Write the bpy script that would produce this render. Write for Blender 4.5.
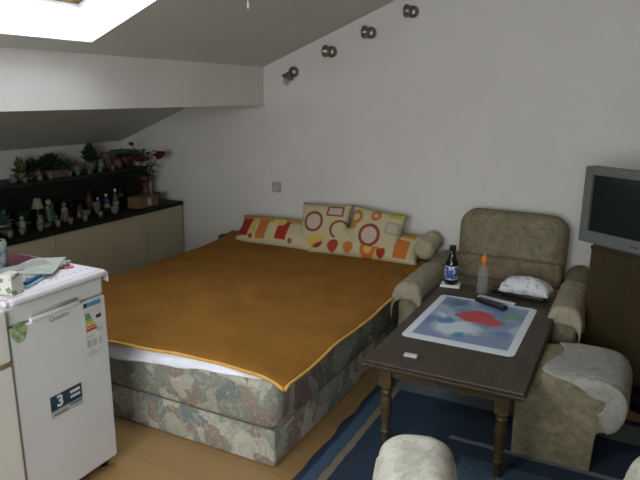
import bpy, bmesh, math, random
from math import sin, cos, pi, radians as R
from mathutils import Vector, Matrix, noise

random.seed(7)
SC = bpy.context.scene
COL = SC.collection
for o in list(bpy.data.objects):
    bpy.data.objects.remove(o)

# ---------------------------------------------------------------- camera
cam_d = bpy.data.cameras.new('camera')
cam_d.sensor_width = 36.0
cam_d.lens = 603.3 * 36.0 / 640.0
cam_d.clip_start = 0.02
cam = bpy.data.objects.new('camera', cam_d)
COL.objects.link(cam)
_p, _y, _r = R(13.67), R(27.12), R(0.3756)
_F = Vector((-sin(_y) * cos(_p), cos(_y) * cos(_p), -sin(_p)))
_Rt = Vector((cos(_y), sin(_y), 0))
_U = _Rt.cross(_F)
_R2 = _Rt * cos(_r) + _U * sin(_r)
_U2 = -_Rt * sin(_r) + _U * cos(_r)
M = Matrix((_R2, _U2, -_F)).transposed().to_4x4()
M.translation = Vector((0, 0, 1.55))
cam.matrix_world = M
SC.camera = cam

# ---------------------------------------------------------------- world, lights, exposure
SC.view_settings.view_transform = 'Standard'
SC.view_settings.look = 'None'
SC.view_settings.exposure = 0.18
SC.view_settings.gamma = 1.0
SC.view_settings.use_curve_mapping = False
w = bpy.data.worlds.new('overcast_sky')
SC.world = w
w.use_nodes = True
w.node_tree.nodes['Background'].inputs[0].default_value = (0.75, 0.85, 1.0, 1)
w.node_tree.nodes['Background'].inputs[1].default_value = 1.0

RZ0, RX0, RS = 1.746, -2.63, 0.397          # roof slope line: z = RZ0 + RS * (x - RX0)


def roof(x):
    return RZ0 + RS * (x - RX0)


def area(name, loc, direction, sx, sy, power, color):
    d = bpy.data.lights.new(name, 'AREA')
    d.shape = 'RECTANGLE'
    d.size, d.size_y = sx, sy
    d.energy = power
    d.color = color
    o = bpy.data.objects.new(name, d)
    COL.objects.link(o)
    o.location = loc
    o.rotation_euler = Vector(direction).to_track_quat('-Z', 'Y').to_euler()
    return o


area('skylight_daylight', (-2.17, 1.98, roof(-2.05) + .33), (.37, 0, -.93), .74, 1.0, 19, (.90, .97, 1))
area('rear_skylight_daylight', (-1.5, -.4, roof(-1.4) + .33), (.37, 0, -.93), .8, 1.1, 85, (1, .99, .96))
area('rear_window_daylight', (-.35, -1.75, 1.5), (0, 1, -.12), 1.7, 1.35, 105, (1, .985, .96))

# ---------------------------------------------------------------- helpers: mesh


class MB:
    def __init__(s):
        s.bm = bmesh.new()

    def face(s, vs, mi=0, smooth=False):
        try:
            f = s.bm.faces.new(vs)
        except ValueError:
            return None
        f.material_index = mi
        f.smooth = smooth
        return f

    def box(s, c, d, rz=0, mi=0, rot=None):
        m = rot if rot is not None else Matrix.Rotation(rz, 3, 'Z')
        vs = []
        for z in (-1, 1):
            for y in (-1, 1):
                for x in (-1, 1):
                    vs.append(s.bm.verts.new(Vector(c) + m @ Vector((x * d[0] / 2, y * d[1] / 2, z * d[2] / 2))))
        for q in ((0, 2, 3, 1), (4, 5, 7, 6), (0, 1, 5, 4), (1, 3, 7, 5), (3, 2, 6, 7), (2, 0, 4, 6)):
            s.face([vs[i] for i in q], mi)
        return s

    def prism(s, bottom, top, mi=0):
        b = [s.bm.verts.new(p) for p in bottom]
        t = [s.bm.verts.new(p) for p in top]
        n = len(b)
        s.face(b[::-1], mi)
        s.face(t, mi)
        for i in range(n):
            s.face([b[i], b[(i + 1) % n], t[(i + 1) % n], t[i]], mi)
        return s

    def rbox(s, c, d, r, seg=4, rz=0, mi=0, rot=None, smooth=True):
        """box with rounded edges"""
        t = bmesh.new()
        bmesh.ops.create_cube(t, size=1)
        for v in t.verts:
            v.co = Vector((v.co.x * d[0], v.co.y * d[1], v.co.z * d[2]))
        r = min(r, min(d) * .49)
        bmesh.ops.bevel(t, geom=list(t.edges), offset=r, segments=seg, profile=.5, affect='EDGES')
        m = rot if rot is not None else Matrix.Rotation(rz, 3, 'Z')
        mp = {v: s.bm.verts.new(Vector(c) + m @ v.co) for v in t.verts}
        for f in t.faces:
            s.face([mp[v] for v in f.verts], mi, smooth)
        t.free()
        return s

    def lathe(s, prof, c=(0, 0, 0), seg=20, mi=0, rot=None, smooth=True):
        m = rot if rot is not None else Matrix.Identity(3)
        rings = []
        for r, z in prof:
            if r < 1e-5:
                rings.append([s.bm.verts.new(Vector(c) + m @ Vector((0, 0, z)))])
            else:
                rings.append([s.bm.verts.new(Vector(c) + m @ Vector((r * cos(2 * pi * i / seg), r * sin(2 * pi * i / seg), z))) for i in range(seg)])
        for a, b in zip(rings, rings[1:]):
            for i in range(seg):
                j = (i + 1) % seg
                if len(a) == 1 and len(b) == 1:
                    continue
                if len(a) == 1:
                    s.face([a[0], b[j], b[i]], mi, smooth)
                elif len(b) == 1:
                    s.face([a[i], a[j], b[0]], mi, smooth)
                else:
                    s.face([a[i], a[j], b[j], b[i]], mi, smooth)
        if len(rings[0]) > 1:
            s.face(rings[0][::-1], mi)
        if len(rings[-1]) > 1:
            s.face(rings[-1], mi)
        return s

    def tube(s, pts, rad, seg=8, mi=0, closed=False):
        pts = [Vector(p) for p in pts]
        n = len(pts)
        rads = rad if isinstance(rad, (list, tuple)) else [rad] * n
        rings = []
        for i, p in enumerate(pts):
            if closed:
                d = pts[(i + 1) % n] - pts[i - 1]
            else:
                d = pts[min(i + 1, n - 1)] - pts[max(i - 1, 0)]
            d.normalize()
            q = d.to_track_quat('Z', 'X' if abs(d.x) < .9 else 'Y')
            rings.append([s.bm.verts.new(p + q @ Vector((rads[i] * cos(2 * pi * k / seg), rads[i] * sin(2 * pi * k / seg), 0))) for k in range(seg)])
        pairs = list(zip(rings, rings[1:]))
        if closed:
            pairs.append((rings[-1], rings[0]))
        for a, b in pairs:
            for k in range(seg):
                s.face([a[k], a[(k + 1) % seg], b[(k + 1) % seg], b[k]], mi, True)
        if not closed:
            s.face(rings[0][::-1], mi)
            s.face(rings[-1], mi)
        return s

    def ball(s, c, r, mi=0, sub=2, scale=(1, 1, 1), lump=0, rot=None):
        t = bmesh.new()
        bmesh.ops.create_icosphere(t, subdivisions=sub, radius=1)
        m = rot if rot is not None else Matrix.Identity(3)
        mp = {}
        for v in t.verts:
            k = 1 + lump * noise.noise(v.co * 2.3 + Vector(c) * 9)
            p = Vector((v.co.x * scale[0], v.co.y * scale[1], v.co.z * scale[2])) * (r * k)
            mp[v] = s.bm.verts.new(Vector(c) + m @ p)
        for f in t.faces:
            s.face([mp[v] for v in f.verts], mi, True)
        t.free()
        return s

    def grid(s, fn, nu, nv, mi=0, smooth=True):
        g = [[s.bm.verts.new(fn(i / nu, j / nv)) for j in range(nv + 1)] for i in range(nu + 1)]
        for i in range(nu):
            for j in range(nv):
                s.face([g[i][j], g[i + 1][j], g[i + 1][j + 1], g[i][j + 1]], mi, smooth)
        return s

    def build(s, name, mats, parent=None, loc=(0, 0, 0), rz=0, rot=None, bevel=0, bseg=2, subsurf=0, solid=0, keep=False):
        if not keep:
            bmesh.ops.recalc_face_normals(s.bm, faces=list(s.bm.faces))
        me = bpy.data.meshes.new(name)
        s.bm.to_mesh(me)
        s.bm.free()
        if not isinstance(mats, (list, tuple)):
            mats = [mats]
        for m in mats:
            me.materials.append(m)
        o = bpy.data.objects.new(name, me)
        COL.objects.link(o)
        o.location = loc
        o.rotation_euler = rot if rot is not None else (0, 0, rz)
        if parent:
            o.parent = parent
        if solid:
            md = o.modifiers.new('solid', 'SOLIDIFY')
            md.thickness = solid
            md.offset = 0
        if bevel:
            md = o.modifiers.new('bevel', 'BEVEL')
            md.width = bevel
            md.segments = bseg
            md.limit_method = 'ANGLE'
            md.angle_limit = R(35)
        if subsurf:
            md = o.modifiers.new('sub', 'SUBSURF')
            md.levels = md.render_levels = subsurf
        return o


def empty(name, loc, rz=0, rot=None):
    o = bpy.data.objects.new(name, None)
    o.empty_display_size = .1
    COL.objects.link(o)
    o.location = loc
    o.rotation_euler = rot if rot is not None else (0, 0, rz)
    return o


def tag(o, label, cat, group=None, kind=None):
    if label:
        o['label'] = label
    if cat:
        o['category'] = cat
    if group:
        o['group'] = group
    if kind:
        o['kind'] = kind
    return o


def struct(o):
    o['kind'] = 'structure'
    return o


def copy_tree(o, parent=None):
    c = o.copy()
    COL.objects.link(c)
    c.parent = parent
    for ch in [x for x in o.children]:
        copy_tree(ch, c)
    return c

# ---------------------------------------------------------------- helpers: materials


class NT:
    def __init__(s, name):
        s.m = bpy.data.materials.new(name)
        s.m.use_nodes = True
        s.t = s.m.node_tree
        s.b = s.t.nodes['Principled BSDF']
        s.b.inputs['Specular IOR Level'].default_value = .3

    def n(s, typ, **kw):
        x = s.t.nodes.new(typ)
        for k, v in kw.items():
            setattr(x, k, v)
        return x

    def put(s, sock, v):
        if isinstance(v, bpy.types.NodeSocket):
            s.t.links.new(v, sock)
        elif isinstance(v, (tuple, list)) and len(v) == 3 and len(sock.default_value) == 4:
            sock.default_value = (*v, 1)
        else:
            sock.default_value = v

    def math(s, op, a, b=0.0, clamp=False):
        x = s.n('ShaderNodeMath', operation=op, use_clamp=clamp)
        s.put(x.inputs[0], a)
        s.put(x.inputs[1], b)
        return x.outputs[0]

    def mix(s, f, a, b):
        x = s.n('ShaderNodeMix', data_type='RGBA')
        s.put(x.inputs[0], f)
        s.put(x.inputs[6], a)
        s.put(x.inputs[7], b)
        return x.outputs[2]

    def co(s, kind='Object'):
        return s.n('ShaderNodeTexCoord').outputs[kind]

    def mapping(s, vec, scale=(1, 1, 1), loc=(0, 0, 0), rot=(0, 0, 0)):
        x = s.n('ShaderNodeMapping')
        s.put(x.inputs[0], vec)
        x.inputs[1].default_value = loc
        x.inputs[2].default_value = rot
        x.inputs[3].default_value = scale
        return x.outputs[0]

    def noise(s, scale, vec=None, detail=3, rough=.5, dist=0.0):
        x = s.n('ShaderNodeTexNoise')
        s.put(x.inputs['Vector'], vec if vec is not None else s.co())
        x.inputs['Scale'].default_value = scale
        x.inputs['Detail'].default_value = detail
        x.inputs['Roughness'].default_value = rough
        x.inputs['Distortion'].default_value = dist
        return x.outputs[0]

    def ramp(s, f, stops, const=False):
        x = s.n('ShaderNodeValToRGB')
        if const:
            x.color_ramp.interpolation = 'CONSTANT'
        e = x.color_ramp.elements
        while len(e) < len(stops):
            e.new(.5)
        for el, (p, c) in zip(e, stops):
            el.position = p
            el.color = (*c, 1)
        s.put(x.inputs[0], f)
        return x.outputs[0]

    def color(s, c):
        s.put(s.b.inputs['Base Color'], c)
        return s

    def rough(s, r):
        s.put(s.b.inputs['Roughness'], r)
        return s

    def bump(s, h, strength=.2, dist=.01):
        x = s.n('ShaderNodeBump')
        x.inputs['Strength'].default_value = strength
        x.inputs['Distance'].default_value = dist
        s.put(x.inputs['Height'], h)
        s.t.links.new(x.outputs[0], s.b.inputs['Normal'])
        return s

    def xyz(s, vec=None):
        x = s.n('ShaderNodeSeparateXYZ')
        s.put(x.inputs[0], vec if vec is not None else s.co())
        return x.outputs

    # masks in a plane (u, v)
    def m_disc(s, u, v, cx, cy, r, w=.004):
        du, dv = s.math('SUBTRACT', u, cx), s.math('SUBTRACT', v, cy)
        d = s.math('SQRT', s.math('ADD', s.math('MULTIPLY', du, du), s.math('MULTIPLY', dv, dv)))
        return s.math('MULTIPLY', s.math('SUBTRACT', r, d), 1 / w, clamp=True)

    def m_box(s, u, v, cx, cy, hx, hy, w=.004):
        a = s.math('SUBTRACT', hx, s.math('ABSOLUTE', s.math('SUBTRACT', u, cx)))
        b = s.math('SUBTRACT', hy, s.math('ABSOLUTE', s.math('SUBTRACT', v, cy)))
        return s.math('MULTIPLY', s.math('MINIMUM', a, b), 1 / w, clamp=True)

    def paint(s, base, u, v, shapes):
        c = base
        for sh in shapes:
            if sh[0] == 'disc':
                m = s.m_disc(u, v, sh[1], sh[2], sh[3])
            elif sh[0] == 'box':
                m = s.m_box(u, v, sh[1], sh[2], sh[3], sh[4])
            c = s.mix(m, c, sh[-1])
        return c


def plain(name, c, rough=.6, metal=0, var=.06, scale=20, bump=0, spec=.3):
    n = NT(name)
    f = n.noise(scale)
    lo = tuple(max(0, x * (1 - var * 2)) for x in c)
    hi = tuple(min(1, x * (1 + var * 2)) for x in c)
    n.color(n.ramp(f, [(.3, lo), (.7, hi)])).rough(rough)
    n.b.inputs['Metallic'].default_value = metal
    n.b.inputs['Specular IOR Level'].default_value = spec
    if bump:
        n.bump(n.noise(scale * 4), bump, .004)
    return n.m


def glass(name, c, rough=.05, alpha=.35):
    n = NT(name)
    n.color(c).rough(rough)
    tr = n.n('ShaderNodeBsdfTransparent')
    tr.inputs[0].default_value = (*[min(1, .6 + .4 * x) for x in c], 1)
    mx = n.n('ShaderNodeMixShader')
    mx.inputs[0].default_value = alpha
    n.t.links.new(tr.outputs[0], mx.inputs[1])
    n.t.links.new(n.b.outputs[0], mx.inputs[2])
    n.t.links.new(mx.outputs[0], n.t.nodes['Material Output'].inputs[0])
    return n.m


# walls
def m_wall(name, c):
    n = NT(name)
    f = n.noise(3, detail=4)
    n.color(n.ramp(f, [(.3, tuple(x * .96 for x in c)), (.7, tuple(min(1, x * 1.03) for x in c))])).rough(.9)
    n.bump(n.noise(90, detail=4), .25, .003)
    n.b.inputs['Specular IOR Level'].default_value = .1
    return n.m


WALL = m_wall('painted_plaster', (.70, .685, .655))
CEIL = m_wall('ceiling_paint', (.60, .635, .605))
REVEAL = m_wall('white_reveal_paint', (.85, .85, .87))


def m_floor():
    n = NT('laminate_planks')
    b = n.n('ShaderNodeTexBrick')
    b.offset = .43
    n.put(b.inputs['Vector'], n.co())
    b.inputs['Scale'].default_value = 1
    b.inputs['Brick Width'].default_value = 1.3
    b.inputs['Row Height'].default_value = .19
    b.inputs['Mortar Size'].default_value = .0012
    n.put(b.inputs['Color1'], (.31, .19, .08))
    n.put(b.inputs['Color2'], (.27, .165, .067))
    n.put(b.inputs['Mortar'], (.2, .11, .05))
    g = n.noise(6, n.mapping(n.co(), (1, 14, 1)), detail=5, dist=.6)
    c = n.mix(n.math('MULTIPLY', g, .35), b.outputs[0], (.17, .10, .04))
    n.color(c).rough(.32)
    n.b.inputs['Specular IOR Level'].default_value = .45
    return n.m


FLOOR = m_floor()


def m_fabric_bed():
    n = NT('mottled_upholstery')
    co = n.co()
    wv = n.n('ShaderNodeVectorMath', operation='ADD')
    nz = n.n('ShaderNodeTexNoise')
    n.put(nz.inputs['Vector'], co)
    nz.inputs['Scale'].default_value = 9
    sc = n.n('ShaderNodeVectorMath', operation='SCALE')
    n.put(sc.inputs[0], nz.outputs['Color'])
    sc.inputs['Scale'].default_value = .16
    n.put(wv.inputs[0], co)
    n.put(wv.inputs[1], sc.outputs[0])
    v = n.n('ShaderNodeTexVoronoi')
    n.put(v.inputs['Vector'], wv.outputs[0])
    v.inputs['Scale'].default_value = 10
    x = n.n('ShaderNodeSeparateColor')
    n.put(x.inputs[0], v.outputs['Color'])
    c = n.ramp(x.outputs[0], [(0, (.25, .265, .22)), (.22, (.46, .45, .37)), (.45, (.24, .18, .14)), (.6, (.38, .38, .31)), (.78, (.28, .22, .175)), (.92, (.17, .20, .20))], True)
    sw = n.noise(16, wv.outputs[0], detail=5, rough=.65, dist=2.5)
    line = n.ramp(sw, [(.0, (0, 0, 0)), (.46, (0, 0, 0)), (.5, (1, 1, 1)), (.54, (0, 0, 0))])
    c = n.mix(n.math('MULTIPLY', line, .55), c, (.10, .115, .11))
    line2 = n.ramp(sw, [(.0, (0, 0, 0)), (.56, (0, 0, 0)), (.62, (1, 1, 1)), (.7, (.3, .3, .3))])
    c = n.mix(n.math('MULTIPLY', line2, .5), c, (.54, .53, .45))
    c = n.mix(n.math('MULTIPLY', n.noise(38, detail=4), .3), c, (.28, .28, .24))
    n.color(c).rough(.95).bump(n.noise(260), .4, .003)
    n.b.inputs['Specular IOR Level'].default_value = .08
    return n.m


BEDFAB = m_fabric_bed()


def m_chair(name, a, b, c3, sc=18):
    n = NT(name)
    f = n.noise(sc, detail=5, rough=.6, dist=1.2)
    c = n.ramp(f, [(.32, a), (.5, b), (.68, c3)])
    f2 = n.noise(7, detail=3)
    c = n.mix(n.math('MULTIPLY', f2, .4), c, a)
    wv = n.noise(120, n.mapping(n.co(), (1, 1, 2.5)))
    n.color(n.mix(n.math('MULTIPLY', wv, .5), c, tuple(x * .5 for x in b))).rough(.97)
    n.bump(n.noise(220), .5, .004)
    n.b.inputs['Specular IOR Level'].default_value = .06
    return n.m


CHAIR = m_chair('olive_beige_upholstery', (.168, .150, .09), (.265, .238, .158), (.355, .322, .222))
CHAIR_BROWN = m_chair('brown_beige_cover', (.17, .13, .085), (.24, .19, .13), (.31, .255, .18))
COVER = m_chair('pale_beige_cover', (.25, .22, .155), (.37, .335, .25), (.46, .42, .33), 26)
COVERW = m_chair('cream_print_cover', (.40, .385, .32), (.62, .60, .53), (.70, .69, .63), 22)
THROW = m_chair('grey_white_cover', (.27, .265, .23), (.36, .355, .31), (.46, .45, .41), 30)


def m_wood(name, a, b, sc=(2, 18, 18), rough=.35, spec=.4):
    n = NT(name)
    f = n.noise(3, n.mapping(n.co(), sc), detail=6, dist=1)
    n.color(n.ramp(f, [(.3, a), (.7, b)])).rough(rough)
    n.b.inputs['Specular IOR Level'].default_value = spec
    return n.m


TABLE = m_wood('dark_stained_wood', (.032, .024, .016), (.062, .047, .032), (14, 2, 14), .45, .3)
TABLE_L = m_wood('worn_brown_wood', (.038, .028, .012), (.075, .055, .023), (4, 4, 14), .38)
STAND = m_wood('brown_veneer', (.026, .019, .006), (.042, .031, .010), (4, 4, 1), .5)
DARKWOOD = m_wood('black_brown_wood', (.007, .009, .008), (.015, .015, .012), (8, 1, 8), .6, .15)
PINE = m_wood('varnished_pine', (.38, .22, .08), (.5, .31, .13), (1, 8, 8), .4)
CAB = plain('cream_laminate', (.47, .43, .30), .55, var=.03, scale=4)
WHITE = plain('white_enamel', (.66, .68, .70), .35, var=.015, scale=4, spec=.5)
WHITE2 = plain('cream_enamel', (.68, .69, .65), .4, var=.015, scale=4)
GREYP = plain('grey_plastic', (.38, .40, .42), .45, var=.02)
BLACK = plain('black_plastic', (.012, .012, .014), .35, var=.02)
DKGREY = plain('dark_shadow_gap', (.03, .03, .03), .7)
CHROME = plain('brushed_metal', (.27, .265, .245), .42, 1, var=.05)
SHEET = plain('white_cotton', (.72, .74, .80), .9, var=.03, scale=12, bump=.2)
PAPER = plain('white_paper', (.70, .70, .70), .7, var=.03)
TRIM = plain('ochre_binding', (.60, .33, .085), .85, var=.06)


def m_spread():
    n = NT('ochre_bedspread')
    f = n.noise(5, detail=4)
    c = n.ramp(f, [(.3, (.235, .107, .023)), (.7, (.30, .142, .032))])
    g = n.noise(120, n.mapping(n.co(), (1, .2, 1)))
    c = n.mix(n.math('MULTIPLY', g, .4), c, (.19, .075, .012))
    n.color(c).rough(.95).bump(n.noise(160), .5, .004)
    n.b.inputs['Specular IOR Level'].default_value = .05
    return n.m


SPREAD = m_spread()

# ---------------------------------------------------------------- the setting
XL, XR, YB, YR = -4.23, 1.75, 4.15, -1.5
struct(MB().box(((XL + XR) / 2, (YB + YR) / 2, -.05), (XR - XL + .6, YB - YR + .6, .1)).build('floor', FLOOR))
TH = .20
nx, nz = -RS / math.hypot(1, RS), 1 / math.hypot(1, RS)


def slab(mb, x0, x1, y0, y1, mi=0):
    b = [Vector((x0, y0, roof(x0))), Vector((x1, y0, roof(x1))), Vector((x1, y1, roof(x1))), Vector((x0, y1, roof(x0)))]
    mb.prism(b, [p + Vector((nx * TH, 0, nz * TH)) for p in b], mi)


RIDGE = 1.0
SK1 = (-2.505, -1.62, 1.60, 2.33)
SK2 = (-1.9, -.9, -.8, .0)
mb = MB()
YM = .8
slab(mb, XL - .2, SK1[0], YM, YB + .2)
slab(mb, SK1[0], SK1[1], SK1[3], YB + .2)
slab(mb, SK1[0], SK1[1], YM, SK1[2])
slab(mb, SK1[1], RIDGE, YM, YB + .2)
slab(mb, XL - .2, SK2[0], YR - .2, YM)
slab(mb, SK2[0], SK2[1], SK2[3], YM)
slab(mb, SK2[0], SK2[1], YR - .2, SK2[2])
slab(mb, SK2[1], RIDGE, YR - .2, YM)
zr = roof(RIDGE)
mb.prism([(RIDGE, YR - .2, zr), (XR + .2, YR - .2, zr), (XR + .2, YB + .2, zr), (RIDGE, YB + .2, zr)],
         [(RIDGE, YR - .2, zr + .25), (XR + .2, YR - .2, zr + .25), (XR + .2, YB + .2, zr + .25), (RIDGE, YB + .2, zr + .25)])
struct(mb.build('ceiling', CEIL))


def wall_y(name, x0, x1, y0, y1, mat=WALL):
    zt0, zt1 = min(roof(x0), zr) + .1, min(roof(x1), zr) + .1
    pts = [(x0, -.02), (x1, -.02), (x1, zt1)]
    if x0 < RIDGE < x1:
        pts.append((RIDGE, zr + .1))
    pts.append((x0, zt0))
    m = MB().prism([(x, y0, z) for x, z in pts], [(x, y1, z) for x, z in pts])
    return struct(m.build(name, mat))


wall_y('wall_back', -2.63, XR, YB, YB + .15)
wall_y('wall_back_niche', XL - .1, -2.63, YB + .05, YB + .15)
struct(MB().box((XL - .1, (YB + YR) / 2, .6), (.2, YB - YR + .3, 1.24)).build('wall_left', WALL))
struct(MB().box((XR + .1, (YB + YR) / 2, zr / 2), (.2, YB - YR + .3, zr + .04)).build('wall_right', m_wall('bounce_dimming_brown', (.24, .21, .17))))  # unseen wall; brown invented to cut bounce and keep the right side dim
# rear wall with a window opening x -1.15...45, z .85..2.15
mb = MB()
mb.box(((XL - 1.15) / 2, YR - .1, 1.55), (-1.15 - XL, .2, 3.14))
mb.box(((.45 + XR) / 2, YR - .1, 1.55), (XR - .45, .2, 3.14))
mb.box((-.35, YR - .1, .42), (1.6, .2, .87))
mb.box((-.35, YR - .1, 2.66), (1.6, .2, 1.0))
struct(mb.build('wall_rear', WALL))
# dropped beam face along the knee side
mb = MB().box((-2.75, (YB + YR) / 2 + .02, 1.625), (.24, YB - YR - .04, .335))
struct(mb.build('wall_beam', WALL))

# skylight windows: reveal lining, pine frame, pane


def skylight(name, sk, first):
    x0, x1, y0, y1 = sk
    off = Vector((nx, 0, nz))
    root = struct(empty(name, (0, 0, 0)))
    mbr = MB()
    e = .004

    def P(x, y, h):
        return Vector((x, y, roof(x))) + off * h
    t = .006
    # lining boards inside the opening
    for a, b, ins in (((x0, y0), (x0, y1), (t, 0)), ((x1, y0), (x1, y1), (-t, 0)), ((x0, y0), (x1, y0), (0, t)), ((x0, y1), (x1, y1), (0, -t))):
        bt = [P(a[0], a[1], -e), P(b[0], b[1], -e), P(b[0] + ins[0], b[1] + ins[1], -e), P(a[0] + ins[0], a[1] + ins[1], -e)]
        mbr.prism(bt, [p + off * (TH + .0) for p in bt])
    r = mbr.build('reveal', REVEAL, root)
    fr = MB()
    f = .05
    for (ax, bx, ay, by) in ((x0, x0 + f, y0, y1), (x1 - f, x1, y0, y1), (x0, x1, y0, y0 + f), (x0, x1, y1 - f, y1)):
        bt = [P(ax, ay, TH), P(bx, ay, TH), P(bx, by, TH), P(ax, by, TH)]
        fr.prism(bt, [p + off * .05 for p in bt])
    fr.build('window_frame', PINE, root)
    pn = MB()
    bt = [P(x0 + f, y0 + f, TH + .02), P(x1 - f, y0 + f, TH + .02), P(x1 - f, y1 - f, TH + .02), P(x0 + f, y1 - f, TH + .02)]
    pn.prism(bt, [p + off * .004 for p in bt])
    pn.build('pane', glass('clear_pane', (.9, .95, 1), .02, .08), root)


skylight('window_1', SK1, True)
skylight('window_2', SK2, False)
root = struct(empty('window_3', (-.35, YR - .1, 1.5)))
mb = MB()
for x in (-.775, 0, .775):
    mb.box((x, 0, 0), (.05, .06, 1.3))
for z in (-.625, .625):
    mb.box((0, 0, z), (1.6, .06, .05))
mb.build('window_frame', WHITE, root)
MB().box((0, 0, 0), (1.54, .006, 1.24)).build('pane', glass('clear_glass', (.9, .95, 1), .02, .08), root)

# ---------------------------------------------------------------- cabinets along the knee wall
ZC = .615
ys = [.25, 1.03, 1.90, 2.808, 3.711, 4.17]
names = ['cream cabinet unit nearest the room corner behind the refrigerators', 'cream cabinet unit hidden mostly behind the white refrigerator',
         'wide cream cabinet unit seen just above the refrigerator top', 'cream cabinet unit between the refrigerator and the end unit, under the bottles',
         'narrow cream end cabinet unit touching the back wall beside the bed']
for i in range(1, 5):
    y0, y1 = ys[i], ys[i + 1]
    if i == 1:
        y0 = 1.1
    c = empty('cabinet', (-3.72, (y0 + y1) / 2, 0))
    tag(c, names[i], 'cabinet', 'cream cabinets along the low wall')
    L = y1 - y0
    MB().box((-.02, 0, .31), (.40, L - .002, .56)).build('body', CAB, c)
    MB().box((-.03, 0, .02), (.36, L - .004, .04)).build('plinth', DARKWOOD, c)
    MB().box((.19, 0, .325), (.018, L - .006, .525)).build('door', CAB, c, bevel=.002)
ct = MB()
ct.rbox((-3.69, 2.64, ZC - .0165), (.41, 3.0, .035), .012, 3)
tag(ct.build('countertop', DARKWOOD), 'long black-brown worktop running over the cream cabinets', 'countertop')

sh = empty('raised_shelf', (-4.06, 2.65, ZC))
tag(sh, 'dark raised shelf standing on the back of the cabinet row', 'shelf')
MB().box((0.14, 0, .127), (.02, 3.02, .255)).build('front_panel', DARKWOOD, sh)
MB().box((-.005, 0, .27), (.33, 3.04, .025)).build('shelf_board', m_wood('dark_shelf_wood', (.02, .024, .02), (.035, .038, .032), (8, 1, 8), .6, .15), sh, bevel=.003)
MB().box((-.005, 1.46, .127), (.27, .02, .255)).build('side_panel', DARKWOOD, sh)
ZS = ZC + .2825

# ---------------------------------------------------------------- bed
bed = empty('bed', (-2.02, 3.02, 0))
tag(bed, 'double box bed upholstered in mottled grey green and brown fabric', 'bed')
MB().rbox((.0, -.02, .088), (1.65, 2.15, .175), .012, 3).build('base', BEDFAB, bed)


def rounded_slab(cx, cy, w, l, z0, z1, r, nseg=8):
    """mattress with rounded vertical corners and rounded top edge"""
    mbx = MB()
    rings = []
    for (ins, z) in ((.012, z0), (0, z0 + .015), (0, z1 - r)) + tuple((r * (1 - cos(a)), z1 - r + r * sin(a)) for a in [R(15 * k) for k in range(1, 7)]):
        ring = []
        cr = .07
        for (sx, sy, a0) in ((1, 1, 0), (-1, 1, 90), (-1, -1, 180), (1, -1, 270)):
            for k in range(nseg + 1):
                a = R(a0 + 90 * k / nseg)
                ring.append(mbx.bm.verts.new((cx + sx * (w / 2 - cr) + (cr - ins) * cos(a), cy + sy * (l / 2 - cr) + (cr - ins) * sin(a), z)))
        rings.append(ring)
    for a, b in zip(rings, rings[1:]):
        for k in range(len(a)):
            mbx.face([a[k], a[(k + 1) % len(a)], b[(k + 1) % len(a)], b[k]], 0, True)
    mbx.face(rings[0][::-1])
    mbx.face(rings[-1], 0, True)
    return mbx


rounded_slab(-.005, -.02, 1.69, 2.16, .178, .402, .045).build('mattress', BEDFAB, bed)
pip = MB()
pip.tube([(.826, -1.09, .177), (.826, 1.0, .177)], .005, 6)
pip.tube([(-.8, -1.088, .177), (.826, -1.088, .177)], .005, 6)
pip.build('piping', plain('grey_piping', (.12, .12, .10), .9), bed)

# white sheet hanging at the foot
SX0, SX1 = -2.82, -1.14


def foot_in(u):
    t = min(1, max(0, (u - .32) / .68))
    return .062 * sin(pi * t ** 1.7)


def sheet_f(u, v):
    x = SX0 + (SX1 - SX0) * u
    r_ = .052
    tot = max(.022, .178 - .158 * u) + .003 * sin(u * 31) + .002 * sin(u * 57)
    if u > .95:
        tot -= .03 * (u - .95) / .05
    if v < .3:
        t = v / .3
        return Vector((x, 2.2 - .235 * t, .4045))
    q_ = (v - .3) / .7 * tot
    if q_ < r_ * pi / 2:
        a = q_ / r_
        yy, zz = 1.965 - r_ * sin(a), .4045 - r_ * (1 - cos(a))
    else:
        yy, zz = 1.965 - r_, .4045 - r_ - (q_ - r_ * pi / 2)
        yy -= .006 * (1 + sin(u * 40))
    k = max(0, u - .95) / .05
    return Vector((x, yy + .035 * k * k, zz))


tag(MB().grid(sheet_f, 90, 24).build('bed_sheet', SHEET, solid=.003), 'white sheet hanging below the ochre bedspread at the foot of the bed', 'sheet')

# bedspread
BX0, BX1, BY0, BY1 = -2.845, -1.125, 1.893, 3.93


def spread_pt(u, v, lift=0):
    x = BX0 + (BX1 - BX0) * u
    y = BY0 + (BY1 - BY0) * v
    y += foot_in(u) * (1 - v)
    z = .419 + .004 * noise.noise(Vector((x * 5, y * 5, 0))) + .003 * noise.noise(Vector((x * 13, y * 4, 3)))
    # gentle diagonal wrinkles
    z += .016 * max(0, sin((x + y * .7) * 17)) * max(0, noise.noise(Vector((x * 2, y * 2, 9))))
    ey = max(0, (.04 - v * 2.02) / .04)
    z -= ey ** 1.5 * .010
    ex = max(0, (u - (1 - .035)) / .035)
    z -= ex ** 1.5 * (.014 + .006 * sin(v * 19))
    el = max(0, (.02 - u) / .02)
    z -= el * .05
    # far left corner raised over folded blanket
    d = max(0, 1 - math.hypot((x - BX0) / .25, (y - BY1) / .5))
    z += .045 * d * d
    if v > .97:
        z += .01
    # corner droop at foot right
    dc = max(0, 1 - math.hypot((x - BX1) / .09, (y - BY0) / .09))
    z -= .0 * dc
    return Vector((x, y, z + lift))


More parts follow.
